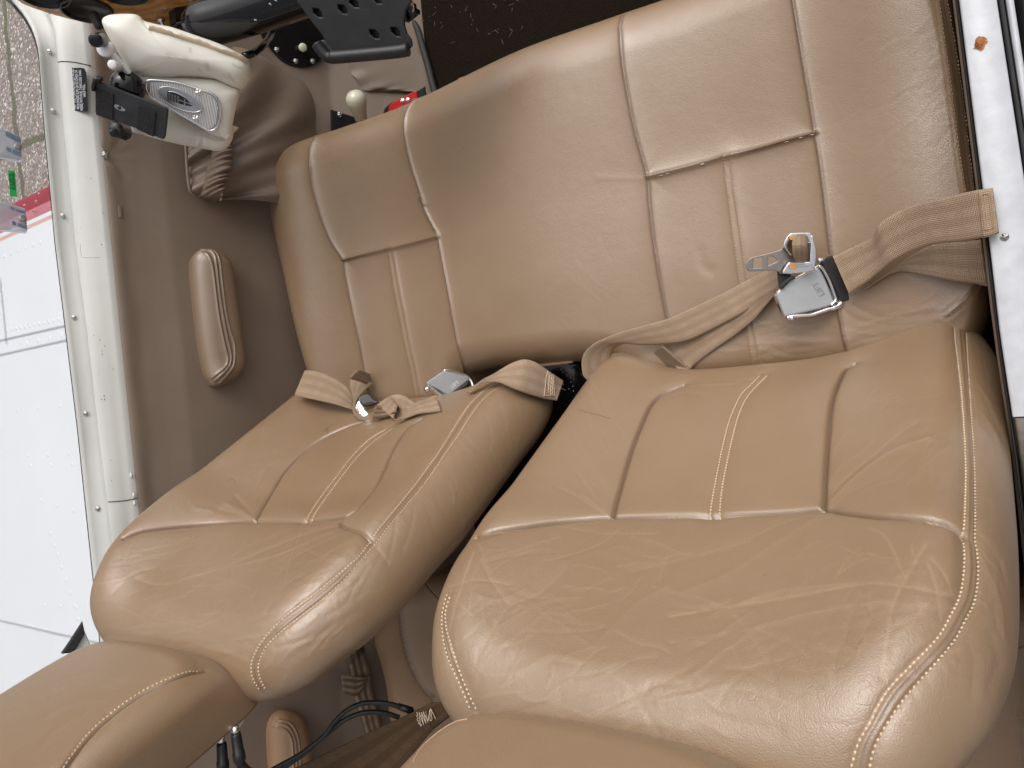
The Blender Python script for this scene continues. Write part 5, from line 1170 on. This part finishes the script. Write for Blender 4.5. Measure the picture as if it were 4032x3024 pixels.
# ------------------------------------------------------------------ straps and buckles resting on the seats
def join(L):
    Vs, Fs, k = [], [], 0
    for v, f in L: Vs.append(v); Fs += [tuple(i + k for i in q) for q in f]; k += len(v)
    return np.vstack(Vs), Fs
GT = bvh(*join(ALL))
def reach(s, default=1.25):
    out = []
    for d in ray(s):
        L = np.linalg.norm(d); h = GT.ray_cast(Vector(CAM), Vector(d / L)); out.append(h[3] / L if h[0] is not None else default)
    return np.array(out)
def gsm(D, it, ax):
    for _ in range(it):
        P = np.concatenate([np.take(D, [0], ax), D, np.take(D, [-1], ax)], ax); n_ = D.shape[ax]
        D = .25*np.take(P, range(0, n_), ax) + .5*np.take(P, range(1, n_+1), ax) + .25*np.take(P, range(2, n_+2), ax)
    return D
def ribbon(name, A, B, lift, mat, parent, n=110, m=14, sm=12, thick=.0013, wave=0, depth=None, curl=0):
    """webbing laid along two edges; lift = list of clearances (m, towards the eye) along its length, a pair per station for the two edges"""
    a, b = spline(A, n), spline(B, n); v = np.linspace(0, 1, m)
    px = a[:, None] * (1 - v[None, :, None]) + b[:, None] * v[None, :, None]
    if depth is None: D = reach(px.reshape(-1, 2)).reshape(n, m)
    else:
        dq = np.array([q if np.ndim(q) else (q, q) for q in depth], float); dq = spline(np.c_[np.arange(len(dq)), dq], n)
        D = dq[:, 1:2] * (1 - v) + dq[:, 2:3] * v
    D0 = D.copy(); D = gsm(gsm(D, sm, 0), 4, 1); D = np.minimum(D, D0 + .004) if depth is None else D
    lf = np.array([l if np.ndim(l) else (l, l) for l in lift], float); u = np.linspace(0, 1, n); uu = np.linspace(0, 1, len(lf))
    L0 = np.interp(u, uu, lf[:, 0]); L1 = np.interp(u, uu, lf[:, 1])
    for _ in range(8): L0, L1 = gsm(L0, 1, 0), gsm(L1, 1, 0)
    D = D - (L0[:, None] * (1 - v) + L1[:, None] * v) - curl * np.sin(np.pi * v)[None]
    R3 = ray(px.reshape(-1, 2)).reshape(n, m, 3); V = CAM + R3 * D[..., None]; V = V.reshape(-1, 3)
    Fc = grid_faces(n, m); N_ = vnormals(V, Fc); s_ = np.sign((N_ * (CAM - V)).sum(1)); s_[s_ == 0] = 1; N_ = N_ * np.sign(s_.sum() + .1)
    mid = V.reshape(n, m, 3)[:, m // 2]; ul = np.r_[0, np.cumsum(np.linalg.norm(np.diff(mid, axis=0), axis=1))]
    uv = np.stack([np.repeat(ul, m), np.tile(v, n)], 1)
    Vb = V - N_ * thick; k = n * m
    F2 = Fc + [tuple(i + k for i in f[::-1]) for f in Fc]
    for i in range(n - 1):
        F2 += [(i*m, (i+1)*m, (i+1)*m + k, i*m + k), (i*m + m-1, i*m + m-1 + k, (i+1)*m + m-1 + k, (i+1)*m + m-1)]
    for j in range(m - 1): F2 += [(j, j + k, j + 1 + k, j + 1), ((n-1)*m + j, (n-1)*m + j + 1, (n-1)*m + j + 1 + k, (n-1)*m + j + k)]
    ob = mesh_obj(name, np.vstack([V, Vb]), F2, mat, parent, True, np.vstack([uv, uv]))
    ob['_'] = 0; del ob['_']
    return ob, V.reshape(n, m, 3), N_.reshape(n, m, 3)
def facing(c, p, lift, tilt=None, blend=.5, up=(0, 0, 1)):
    s_ = tr(c, p); d_ = ray(s_)[0]; L = np.linalg.norm(d_); h = GT.ray_cast(Vector(CAM), Vector(d_ / L))
    n_ = unit(CAM - np.array(h[0])) * (1 - blend) + np.array(h[1]) * blend if tilt is None else np.array(tilt)
    o = np.array(h[0]) - d_ / L * lift
    return frame(o, n_, up)
def zig(parent, pts3, name='box_stitching', r=.0006, mat='thread'): return tube(pts3, r, mat, name, parent, 5)
def onrib(Vr, Nr, uvs, h=.0006):
    n, m = Vr.shape[:2]; out = []
    for u, v in uvs:
        i, j = u * (n-1), v * (m-1); i0, j0 = int(min(i, n-2)), int(min(j, m-2)); a_, b_ = i - i0, j - j0
        P = (Vr[i0, j0]*(1-a_)*(1-b_) + Vr[i0+1, j0]*a_*(1-b_) + Vr[i0, j0+1]*(1-a_)*b_ + Vr[i0+1, j0+1]*a_*b_); out.append(P + Nr[i0, j0] * h)
    return np.array(out)

# -- right seat, outer half with the lift-lever buckle, end flap lying over the door sill
f0 = facing('C', (560, 1060), .022, None, .35)
BA = thing('lap_belt', f0[0], 'tan lap belt with big silver buckle, its end flap over the white door sill', 'seat belt', 'lap belts on the front bench')
ribbon('webbing', tr('C', (1100,1000),(1250,860),(1400,760),(1550,700),(1720,690),(1880,670)), tr('C', (880,1095),(1000,1040),(1100,975),(1190,930),(1280,915),(1450,943),(1650,983),(1830,1010),(1935,1032)), [0, 0], 'tan_webbing', BA, depth=list(zip([.870,.848,.822,.800,.782,.768], [.874,.856,.832,.806,.786,.772])))
w1, V1, N1 = ribbon('webbing', tr('C', (740,800),(820,765),(900,725),(980,690),(1045,655),(1068,610),(1090,560),(1150,510),(1230,460),(1320,418),(1450,378),(1580,352),(1720,318),(1850,290),(1972,274)),
    tr('C', (868,1095),(930,1045),(1000,1000),(1060,950),(1110,910),(1140,885),(1180,850),(1240,815),(1320,775),(1410,740),(1500,712),(1600,697),(1700,690),(1850,664),(2016,620)),
    [0, 0], 'tan_webbing', BA, 140, depth=list(zip([.872,.855,.836,.812,.800,.784,.760,.735,.712,.691,.683], [.868,.852,.838,.818,.803,.782,.756,.733,.710,.690,.682])))
flap, V2_, N2_ = ribbon('end_flap', tr('C', (1862,293),(1900,285),(1972,272)), tr('C', (1900,655),(1950,645),(2020,622)), [.009, .010, .009], 'tan_webbing', BA, 30)
for v0 in (.16, .55, ): pass
zz_ = []
for j in range(30): zz_.append((.12 if j % 2 else .20, .1 + .75*j/29))
zig(w1, onrib(V2_, N2_, zz_, .0008), r=.0005, mat='tan_thread'); zig(w1, onrib(V2_, N2_, [(u_+.5, v_) for u_, v_ in zz_], .0008), r=.0005, mat='tan_thread'); zig(w1, onrib(V2_, N2_, [(.16, .1), (.66, .1)], .0008), r=.0005, mat='tan_thread'); zig(w1, onrib(V2_, N2_, [(.16, .85), (.66, .85)], .0008), r=.0005, mat='tan_thread')
fb = f0
boot = slab('boot', [to_chart(tr('C', (640,840),(690,812),(735,793),(760,850),(810,960),(883,1105),(880,1138),(840,1142),(800,1158),(770,1080),(700,930)), (fb[0] + fb[3]*.008,)+fb[1:])], (fb[0] + fb[3]*.008,)+fb[1:], .010, 'rubber', BA, .002, .002)
body = slab('buckle_body', [to_chart(tr('C', (300,1100),(335,1045),(450,965),(600,880),(660,850),(770,1080),(785,1140),(700,1190),(365,1262)), fb)], fb, .010, 'chrome', BA, .002, 0)
lev = slab('lift_lever', [to_chart(spline(tr('C', (296,1100),(318,1055),(400,995),(500,940),(595,893),(612,890),(625,905),(680,1020),(725,1138),(722,1158),(695,1183),(560,1220),(385,1258),(360,1262),(350,1250)), 120, True), fb)], fb, .006, 'silver_lever', body, .0022, .009, False, 3)
P = from_chart(to_chart(spline(tr('C', (612,840),(650,835),(675,870),(715,955),(755,1040),(788,1130),(785,1165),(750,1190),(690,1208),(620,1232),(560,1250),(480,1256),(410,1262),(375,1278)), 70), fb), fb, .006); tube(P, np.r_[np.full(40, .0036), np.full(30, .0027)], 'chrome', 'frame', body, 12)
P = from_chart(to_chart(spline(tr('C', (608,880),(640,900),(690,990),(735,1110),(738,1140),(705,1180)), 40), fb), fb, .010); tube(P, .0019, 'chrome', 'lever_edge', body, 10)
q = from_chart(to_chart(tr('C', (412, 1284)), fb), fb, .003)[0]; lathe('pin', [(0, .003), (.004, .0036), (.006, .0024), (.0065, .0008)], q, unit(fb[3] + .5*fb[1]), 'chrome', body, 14)
pl = to_chart(tr('C', (592, 1022), (628, 1085)), fb); d_ = unit(from_chart(pl, fb)[1] - from_chart(pl, fb)[0]); mid = from_chart(pl, fb).mean(0)
text('lettering', 'LIFT', (mid, d_, unit(np.cross(fb[3], d_)), fb[3]), 'brushed_steel', .0105, body, math.pi, False, .0001, .0094, 1.0)

# -- right seat, inner half with the bright tongue and the loose tail
BB = thing('lap_belt', (-.3, .05, .03), 'tan lap belt with flat chrome tongue and loose stitched tail', 'seat belt', 'lap belts on the front bench')
ribbon('webbing', tr('T', (690,560),(780,500),(900,440),(1100,340),(1300,230),(1480,140),(1640,60)), tr('T', (880,745),(935,712),(1100,580),(1200,510),(1300,440),(1380,375),(1450,315),(1520,230),(1570,170),(1645,78)), [.002, .003, .006, .010, .016, .022], 'brown_webbing' if False else 'tan_webbing', BB)
wt, Vt, Nt = ribbon('webbing', tr('T', (130,800),(95,765),(82,690),(84,640),(100,590),(140,545),(200,500),(350,434),(560,370),(760,312),(1000,205),(1200,108),(1400,2),(1640,-120)), tr('T', (330,700),(338,688),(318,665),(310,630),(318,580),(345,545),(420,513),(600,520),(880,495),(1050,428),(1200,350),(1350,268),(1500,172),(1645,70)),
    [0, 0], 'tan_webbing', BB, 140, depth=list(zip([1.06,1.045,1.03,1.02,1.01,1.0,.99,.978,.962,.945,.92], [1.06,1.045,1.03,1.02,1.008,.997,.986,.970,.953,.938,.918])))
ft = facing('T', (790, 655), .006, None, .6)
tb_ = slab('end_tab', [to_chart(tr('T', (655,580),(672,562),(712,530),(728,535),(932,712),(925,725),(858,775),(835,765)), ft)], ft, .004, 'tan_webbing', BB, .0012, .003)
zl = from_chart(to_chart(spline(tr('T', (690,570),(735,610),(780,650),(830,690),(875,725)), 40), ft), ft, .0034); zl[::2] += (zl[1] - zl[0]) * .0 + ft[1] * .0012; tube(zl, .0006, 'thread', 'box_stitching', tb_, 5)
zl = from_chart(to_chart(spline(tr('T', (675,590),(720,640),(770,685),(850,765)), 40), ft), ft, .0034); tube(zl, .0005, 'tan_thread', 'box_stitching', tb_, 5)
f2 = facing('C', (400, 830), .040, None, .25)
tg = slab('tongue', [to_chart(spline(tr('C', (72,868),(78,845),(110,812),(200,788),(330,752),(360,725),(430,690),(560,690),(600,760),(606,850),(590,900),(480,925),(350,936),(310,914),(200,912),(100,916),(80,900)), 120, True), f2), to_chart(tr('C', (133,815),(200,806),(203,820),(196,880),(190,888),(126,892)), f2), to_chart(tr('C', (245,800),(275,800),(318,828),(312,840),(245,872),(236,860)), f2)], f2, .0026, 'tongue_chrome_tinted', BB, .0007, 0)
f3 = (f2[0] + f2[3]*.006, f2[1], f2[2], f2[3])
slab('top_flange', [to_chart(spline(tr('C', (354,716),(372,665),(400,630),(430,620),(540,618),(562,628),(588,690),(580,700),(500,705),(420,790),(390,770)), 90, True), f3), to_chart(tr('C', (430,690),(435,650),(530,648),(548,690)), f3)], f3, .003, 'chrome', tg, .001, .008)
f4 = (f2[0] + f2[3]*.010, f2[1], f2[2], f2[3])
slab('front_flange', [to_chart(spline(tr('C', (354,930),(372,880),(395,850),(420,843),(545,840),(568,850),(600,895),(580,915),(450,932)), 90, True), f4)], f4, .004, 'chrome', tg, .0014, .004)
slab('side_flange', [to_chart(spline(tr('C', (575,640),(592,690),(608,770),(600,870),(575,890),(560,840),(565,700)), 60, True), f4)], f4, .004, 'chrome', tg, .001, .006)
for r_ in ([(398,862),(412,855),(458,858),(458,895),(412,897),(400,885)], [(398,650),(412,640),(452,636),(440,668),(412,676),(400,665)]): slab('orange_plastic', [to_chart(spline(tr('C', *r_), 40, True), f4)], f4, .002, 'orange_rivet', tg, .0005, .0092 if r_[0][1] < 700 else .0062)
slab('slot_bar', [to_chart(spline(tr('C', (465,862),(540,858),(552,868),(545,880),(470,884),(460,874)), 40, True), f4)], f4, .002, 'brushed_steel', tg, .0006, .0062)
d0 = np.dot(f4[0] - CAM, MW[:, 2])
roll, Vr_, Nr_ = ribbon('strap_roll', tr('C', (462,840),(436,800),(428,740),(430,680),(446,645),(470,630)), tr('C', (540,845),(552,800),(550,740),(546,680),(540,650),(530,630)), [.0, .006, .014, .018, .012, .004], 'striped_webbing' if False else 'tan_webbing', tg, 50, 14, 2, .0013, 0, [d0 - .012, d0 - .012], .006)
slab('rubber_keeper', [to_chart(spline(tr('C', (330,1035),(345,1010),(400,965),(440,950),(448,972),(410,990),(360,1045),(340,1052)), 60, True), f4)], f4, .008, 'rubber', BB, .002, .004)
slab('rubber_keeper', [to_chart(tr('C', (318,918),(425,930),(425,965),(330,1030)), f2)], f2, .004, 'rubber', BB, .001, -.004)

# -- left seat, outer half: strap from the wall, adjuster loop
BC = thing('lap_belt', (-1.0, .02, .03), 'tan lap belt looped round a small chrome adjuster next to the cabin wall', 'seat belt', 'lap belts on the front bench')
ribbon('webbing', tr('U', (100,116),(180,120),(280,152),(400,220),(470,300),(520,400)), tr('U', (18,312),(100,332),(200,352),(300,374),(400,400),(500,430)), [0, 0], 'tan_webbing', BC, depth=list(zip([1.335,1.335,1.325,1.315,1.305,1.295], [1.30,1.285,1.275,1.268,1.262,1.258])))
ribbon('webbing', tr('U', (462,190),(460,240),(475,300),(484,350),(476,400),(482,450),(505,485),(550,508),(610,506),(660,470),(676,430)), tr('U', (640,215),(600,250),(545,300),(512,345),(495,400),(502,440),(525,470),(560,492),(605,488),(645,455),(662,395)), [0, 0], 'tan_webbing', BC, 120, depth=[1.335,1.325,1.305,1.285,1.265,1.245,1.225,1.21,1.20,1.20,1.205])
ribbon('webbing', tr('U', (664,388),(700,398),(760,405),(830,420)), tr('U', (640,500),(690,490),(750,478),(826,440)), [0, 0], 'striped_webbing', BC, 50, 12, depth=list(zip([1.215,1.22,1.22,1.21], [1.185,1.185,1.18,1.17])))
ft = facing('U', (555, 175), .036, None, .5)
slab('end_tab', [to_chart(tr('U', (457,172),(465,160),(512,116),(522,114),(640,158),(652,172),(648,192),(608,226),(596,226),(462,184)), ft)], ft, .006, 'tan_webbing', BC, .002, .004)
fa = facing('U', (590, 420), .026, None, .3)
ad = slab('adjuster', [to_chart(spline(tr('U', (528,350),(545,375),(580,425),(605,460),(600,490),(565,498),(530,470),(508,440),(500,415),(510,380)), 60, True), fa)], fa, .008, 'chrome', BC, .0025, .0)
slab('orange_plastic', [to_chart(spline(tr('U', (505,425),(515,415),(528,425),(532,442),(520,450),(508,442)), 30, True), fa)], fa, .002, 'orange_rivet', ad, .0005, .0018)
slab('slot_bar', [to_chart(spline(tr('U', (538,452),(550,455),(570,482),(562,488),(545,472)), 30, True), fa)], fa, .002, 'white_plastic', ad, .0005, .0018)
slab('rubber_keeper', [to_chart(spline(tr('U', (578,395),(590,386),(640,376),(652,384),(655,398),(600,412),(582,412)), 40, True), fa)], fa, .008, 'rubber', BC, .002, .010)
slab('adjuster_bar', [to_chart(spline(tr('U', (540,300),(600,290),(640,330),(690,360),(640,376),(580,390),(545,370),(520,340)), 60, True), fa)], fa, .006, 'black_gloss', ad, .002, -.006)
# -- left seat, inner half: silver buckle, twisted strap, wide strap over the bolster
BD = thing('lap_belt', (-.75, .02, .03), 'tan twisted lap belt with small silver buckle, draped over the far seat bolster', 'seat belt', 'lap belts on the front bench')
ribbon('webbing', tr('U', (672,386),(740,338),(790,315),(845,307),(890,320),(930,345),(970,370),(1010,384)), tr('U', (800,502),(822,440),(838,400),(852,420),(828,470),(812,500),(850,510),(960,440)), [0, 0], 'tan_webbing', BD, 100, depth=list(zip([1.23,1.235,1.24,1.23,1.20,1.185], [1.165,1.185,1.21,1.20,1.165,1.155])))
ribbon('webbing', tr('U', (845,510),(885,470),(930,425),(985,370),(1060,340),(1130,312)), tr('U', (805,500),(830,506),(900,495),(1000,462),(1080,452),(1180,438)), [0, 0], 'tan_webbing', BD, 90, depth=list(zip([1.155,1.16,1.165,1.16,1.17,1.18], [1.15,1.148,1.15,1.145,1.135,1.125])))
wv_, Vv, Nv = ribbon('webbing', tr('U', (1380,290),(1490,200),(1600,140),(1690,85),(1760,50),(1840,30),(1920,48),(1985,88),(2060,140),(2150,200)), tr('U', (1420,290),(1500,212),(1560,206),(1640,212),(1750,258),(1830,290),(1920,320),(2000,342),(2050,350),(2098,356)), [0, 0], 'tan_webbing', BD, 120, depth=list(zip([1.145,1.142,1.14,1.132,1.13,1.135,1.145,1.16], [1.13,1.126,1.112,1.098,1.098,1.11,1.125,1.14])))
st_ = [(1998,318),(2012,180),(2028,110),(2030,300),(2042,110),(2046,316),(2058,112),(2060,318),(2070,120),(2078,316),(1992,318)]
zz_ = resample(tr('U', *st_), 120); zz_[:, 0] += np.where(np.arange(120) % 2, 1.0, -1.0)
tw = bvh(Vv.reshape(-1, 3), grid_faces(*Vv.shape[:2])); Pz = cast(tw, zz_); Pz = Pz + np.array([unit(CAM - p) * .0012 for p in Pz]); zig(wv_, Pz, r=.0006)
f5 = facing('U', (1230, 230), .036, None, .4)
bd = slab('buckle_body', [to_chart(tr('U', (1068,235),(1210,140),(1395,180),(1400,222),(1250,330),(1205,322),(1085,250)), f5)], f5, .005, 'brushed_steel', BD, .0015, -.001)
slab('lift_lever', [to_chart(spline(tr('U', (1066,215),(1090,195),(1190,128),(1205,126),(1380,168),(1394,182),(1388,200),(1250,308),(1235,312),(1215,305),(1140,265),(1080,232)), 90, True), f5)], f5, .006, 'silver_lever', bd, .002, .004, False, 3)
P = from_chart(to_chart(spline(tr('U', (1200,122),(1260,125),(1330,140),(1380,160),(1415,195),(1432,240),(1420,258),(1340,310),(1290,345)), 50), f5), f5, .0); tube(P, .0034, 'chrome', 'frame', bd, 12)
P = from_chart(to_chart(spline(tr('U', (1068,248),(1110,268),(1150,300),(1195,330),(1222,382)), 30), f5), f5, .002); tube(P, .0034, 'chrome', 'frame', bd, 12)
q = from_chart(to_chart(tr('U', (1060, 264)), f5), f5, .004)[0]; lathe('pin', [(-.003, .004), (.003, .0055), (.0055, .004), (.006, .001)], q, unit(-f5[1] + .4*f5[3]), 'chrome', bd, 16)
slab('orange_plastic', [to_chart(spline(tr('U', (1128,322),(1138,318),(1148,330),(1146,342),(1134,338)), 30, True), f5)], f5, .002, 'orange_rivet', bd, .0005, .004)
slab('rubber_keeper', [to_chart(spline(tr('U', (1085,402),(1108,370),(1135,345),(1160,372),(1170,392),(1150,420),(1100,422)), 40, True), f5)], f5, .008, 'rubber', BD, .002, .004)
pl = from_chart(to_chart(tr('U', (1258, 255), (1308, 220)), f5), f5); d_ = unit(pl[1] - pl[0])
text('lettering', 'LIFT', (pl.mean(0), d_, unit(np.cross(f5[3], d_)), f5[3]), 'white_plastic', .010, bd, 0, False, .0001, .0044)

# -- black seat frame parts in the gap between the backs
fg = frame(CAM + ray(tr('U', (2170, 170)))[0] * 1.02 * .86, (0, .25, 1), (0, 1, 0))
o = on_z(tr('U', (2150, 180)), -.10)[0]; fg = frame(o, (0, 0, 1), (0, 1, 0))
SF = thing('metal_bracket', o, 'black metal seat frame in the gap behind the bench middle', 'seat frame')
slab('bracket', [to_chart(tr('U', (1900,40),(2500,-40),(2600,300),(2100,420),(1900,380)), fg)], fg, .02, 'black_gloss', SF, .002, 0)
VV = []
for k in range(26):
    p = to_chart(tr('U', (random.uniform(2110, 2240), random.uniform(80, 280))), fg); VV.append(from_chart(p, fg, .0004)[0])
mesh_obj('dust_specks', *domes(VV, .0011, .0005, 6), 'dull_metal', SF)
o = on_z(tr('C', (1915, 1290)), -.05)[0]; fg = frame(o, (0, 0, 1), (0, 1, 0))
SG = thing('seat_latch', o, 'small dark metal seat latch beside the door sill at the foot of the seat back', 'seat latch')
lathe('bolt', [(0, .006), (.01, .006), (.012, .003)], o + (-.012, .004, 0), (0, .3, 1), 'dull_metal', SG, 12); lathe('bolt', [(0, .004), (.02, .004), (.022, .002)], o + (0, .012, 0), (.2, .6, .6), 'black_gloss', SG, 12)

# -- rear compartment: hanging strap with folded tab, dark shoulder strap, cables and plugs
HS = thing('rear_belt', (-1.0, -.5, -.1), 'striped pale tan strap with folded end tab hanging by the rear seat', 'seat belt')
ribbon('webbing', tr('J', (740,780),(770,900),(800,1100),(850,1240),(900,1420)), tr('J', (870,690),(925,905),(945,1060),(975,1180),(1012,1340)), [.010, .012, .012, .012, .010], 'striped_webbing', HS, 90, 14, 16)
ribbon('end_tab', tr('J', (690,920),(760,925),(850,940),(925,935)), tr('J', (710,1070),(770,1085),(830,1080),(900,985)), [.026, .026, .024, .018], 'striped_webbing', HS, 40, 12, 10)
SS = thing('shoulder_strap', (-.8, -.5, .0), 'wide dark brown shoulder strap with pale zigzag stitching at the bottom between the headrests', 'shoulder strap')
A = tr('J', (180,1735),(330,1659),(700,1482),(1000,1340),(1290,1205),(1400,1152)); B = tr('J', (700,2200),(900,1980),(1180,1660),(1300,1500),(1430,1350),(1580,1235))
dp = [1.02, .98, .94]
ws_, Vs_, Ns_ = ribbon('webbing', A, B, [0, 0], 'brown_webbing', SS, 110, 16, 0, .0014, 0, dp)
ribbon('webbing', tr('J', (1270,1212),(1400,1150),(1470,1142),(1530,1145)), tr('J', (1420,1345),(1500,1290),(1560,1240),(1590,1200)), [0, 0], 'brown_webbing', SS, 30, 10, 0, .0014, 0, [.935, .925])
sp_ = [(1290,1215),(1300,1240),(1285,1245),(1305,1260),(1290,1275),(1310,1290),(1300,1305),(1330,1315),(1320,1330),(1310,1215),(1345,1320),(1325,1212),(1365,1310),(1340,1205),(1380,1300),(1360,1200),(1378,1300),(1395,1190),(1395,1285),(1412,1280),(1400,1185),(1440,1270)]
Pz = CAM + ray(resample(tr('J', *sp_), 160)) * .925; zig(ws_, Pz, r=.0005)
lathe('ring', [(0, .006), (.012, .006)], CAM + ray(tr('J', (1555, 1175)))[0]*.92, (1, .3, .4), 'chrome', SS, 14)
CB = thing('headset_leads', (-.95, -.45, .05), 'pair of thin black headset leads curving over the rear armrest', 'cable')
def lead(px, d0, d1, r=.0032):
    q_ = spline(tr('J', *px), 80); P = CAM + ray(q_) * np.linspace(d0, d1, 80)[:, None]; tube(P, r, 'black_plastic', 'lead', CB, 10)
lead([(1262,1212),(1190,1185),(1080,1152),(960,1140),(850,1150),(740,1200),(640,1292),(560,1400),(450,1490),(350,1562),(160,1665),(40,1740)], .965, .93)
lead([(1152,1258),(1030,1222),(900,1217),(800,1240),(700,1290),(600,1370),(500,1450),(400,1540),(230,1665),(120,1760)], .97, .935)
lathe('strain_relief', [(0, .005), (.02, .004)], CAM + ray(tr('J', (1255, 1208)))[0]*.963, CAM + ray(tr('J', (1190, 1185)))[0]*.963 - CAM - ray(tr('J', (1255, 1208)))[0]*.963, 'black_plastic', CB, 12)
for i, (c, a_, b_, lb_) in enumerate([('F', (1080, 1030), (1098, 1150), 'black headset jack plug with a metal ring under the headrest, nearer the middle'), ('F', (1015, 1075), (1022, 1190), 'black headset jack plug partly hidden by the headrest, nearer the wall')]):
    P0_ = CAM + ray(tr(c, a_))[0]*.80; P1_ = CAM + ray(tr(c, b_))[0]*.80; ax = P1_ - P0_; L = np.linalg.norm(ax)
    t_ = thing('jack_plug', P0_, lb_, 'jack plug')
    lathe('plug_body', [(0, .0045), (.003, .0055), (L*.72, .0058), (L*.75, .0066), (L, .0066), (L*1.3, .004)], P0_, ax, 'black_plastic', t_, 20)
    lathe('metal_ring', [(-.007, .0036), (-.002, .004), (.0, .004)], P0_, ax, 'chrome', t_, 18)
    Pc = [P0_ + ax*1.25]; 
    if i == 0: tube(spline(np.array([P0_ + ax*1.22, CAM + ray(tr('F', (1108, 1170)))[0]*.80, CAM + ray(tr('F', (1140, 1200)))[0]*.81, CAM + ray(tr('F', (1200, 1240)))[0]*.82]), 30), .0032, 'black_plastic', 'lead', t_, 10)
# cream headset socket bracket under the left headrest
o = CAM + ray(tr('F', (1100, 985)))[0]*.87; fk = frame(o, (.6, -.2, .7), (0, 0, 1))
SK = slab('socket_bracket', [to_chart(spline(tr('F', (1100,940),(1118,925),(1122,965),(1100,1010),(1070,1035),(1075,1000)), 50, True), fk)], fk, .006, 'ivory_edge', None, .002, 0)
tag(SK, 'small cream socket bracket under the edge of the left headrest', 'bracket')
# rear window post with black seal beyond the left seat
o = on_plane(tr('K', (330, 1560)), (-1.30, 0, 0), (1, 0, 0))[0]; fk = frame(o, (1, 0, .35), (0, 0, 1))
WP = thing('window_post', o, 'cream rear window post with black rubber seal above the left headrest', 'window post')
slab('post', [to_chart(tr('K', (322,1585),(345,1538),(372,1600),(380,1660),(260,1660)), fk)], fk, .01, 'cream_paint', WP, .002, 0)
slab('seal', [to_chart(tr('K', (250,1630),(283,1582),(336,1500),(345,1545),(325,1582),(300,1625)), fk)], fk, .012, 'rubber', WP, .002, .006)
slab('seal', [to_chart(tr('K', (338,900),(350,1040),(376,1300),(395,1310),(392,1270),(372,1120),(362,1050)), fk)], fk, .006, 'rubber', WP, .001, 0)
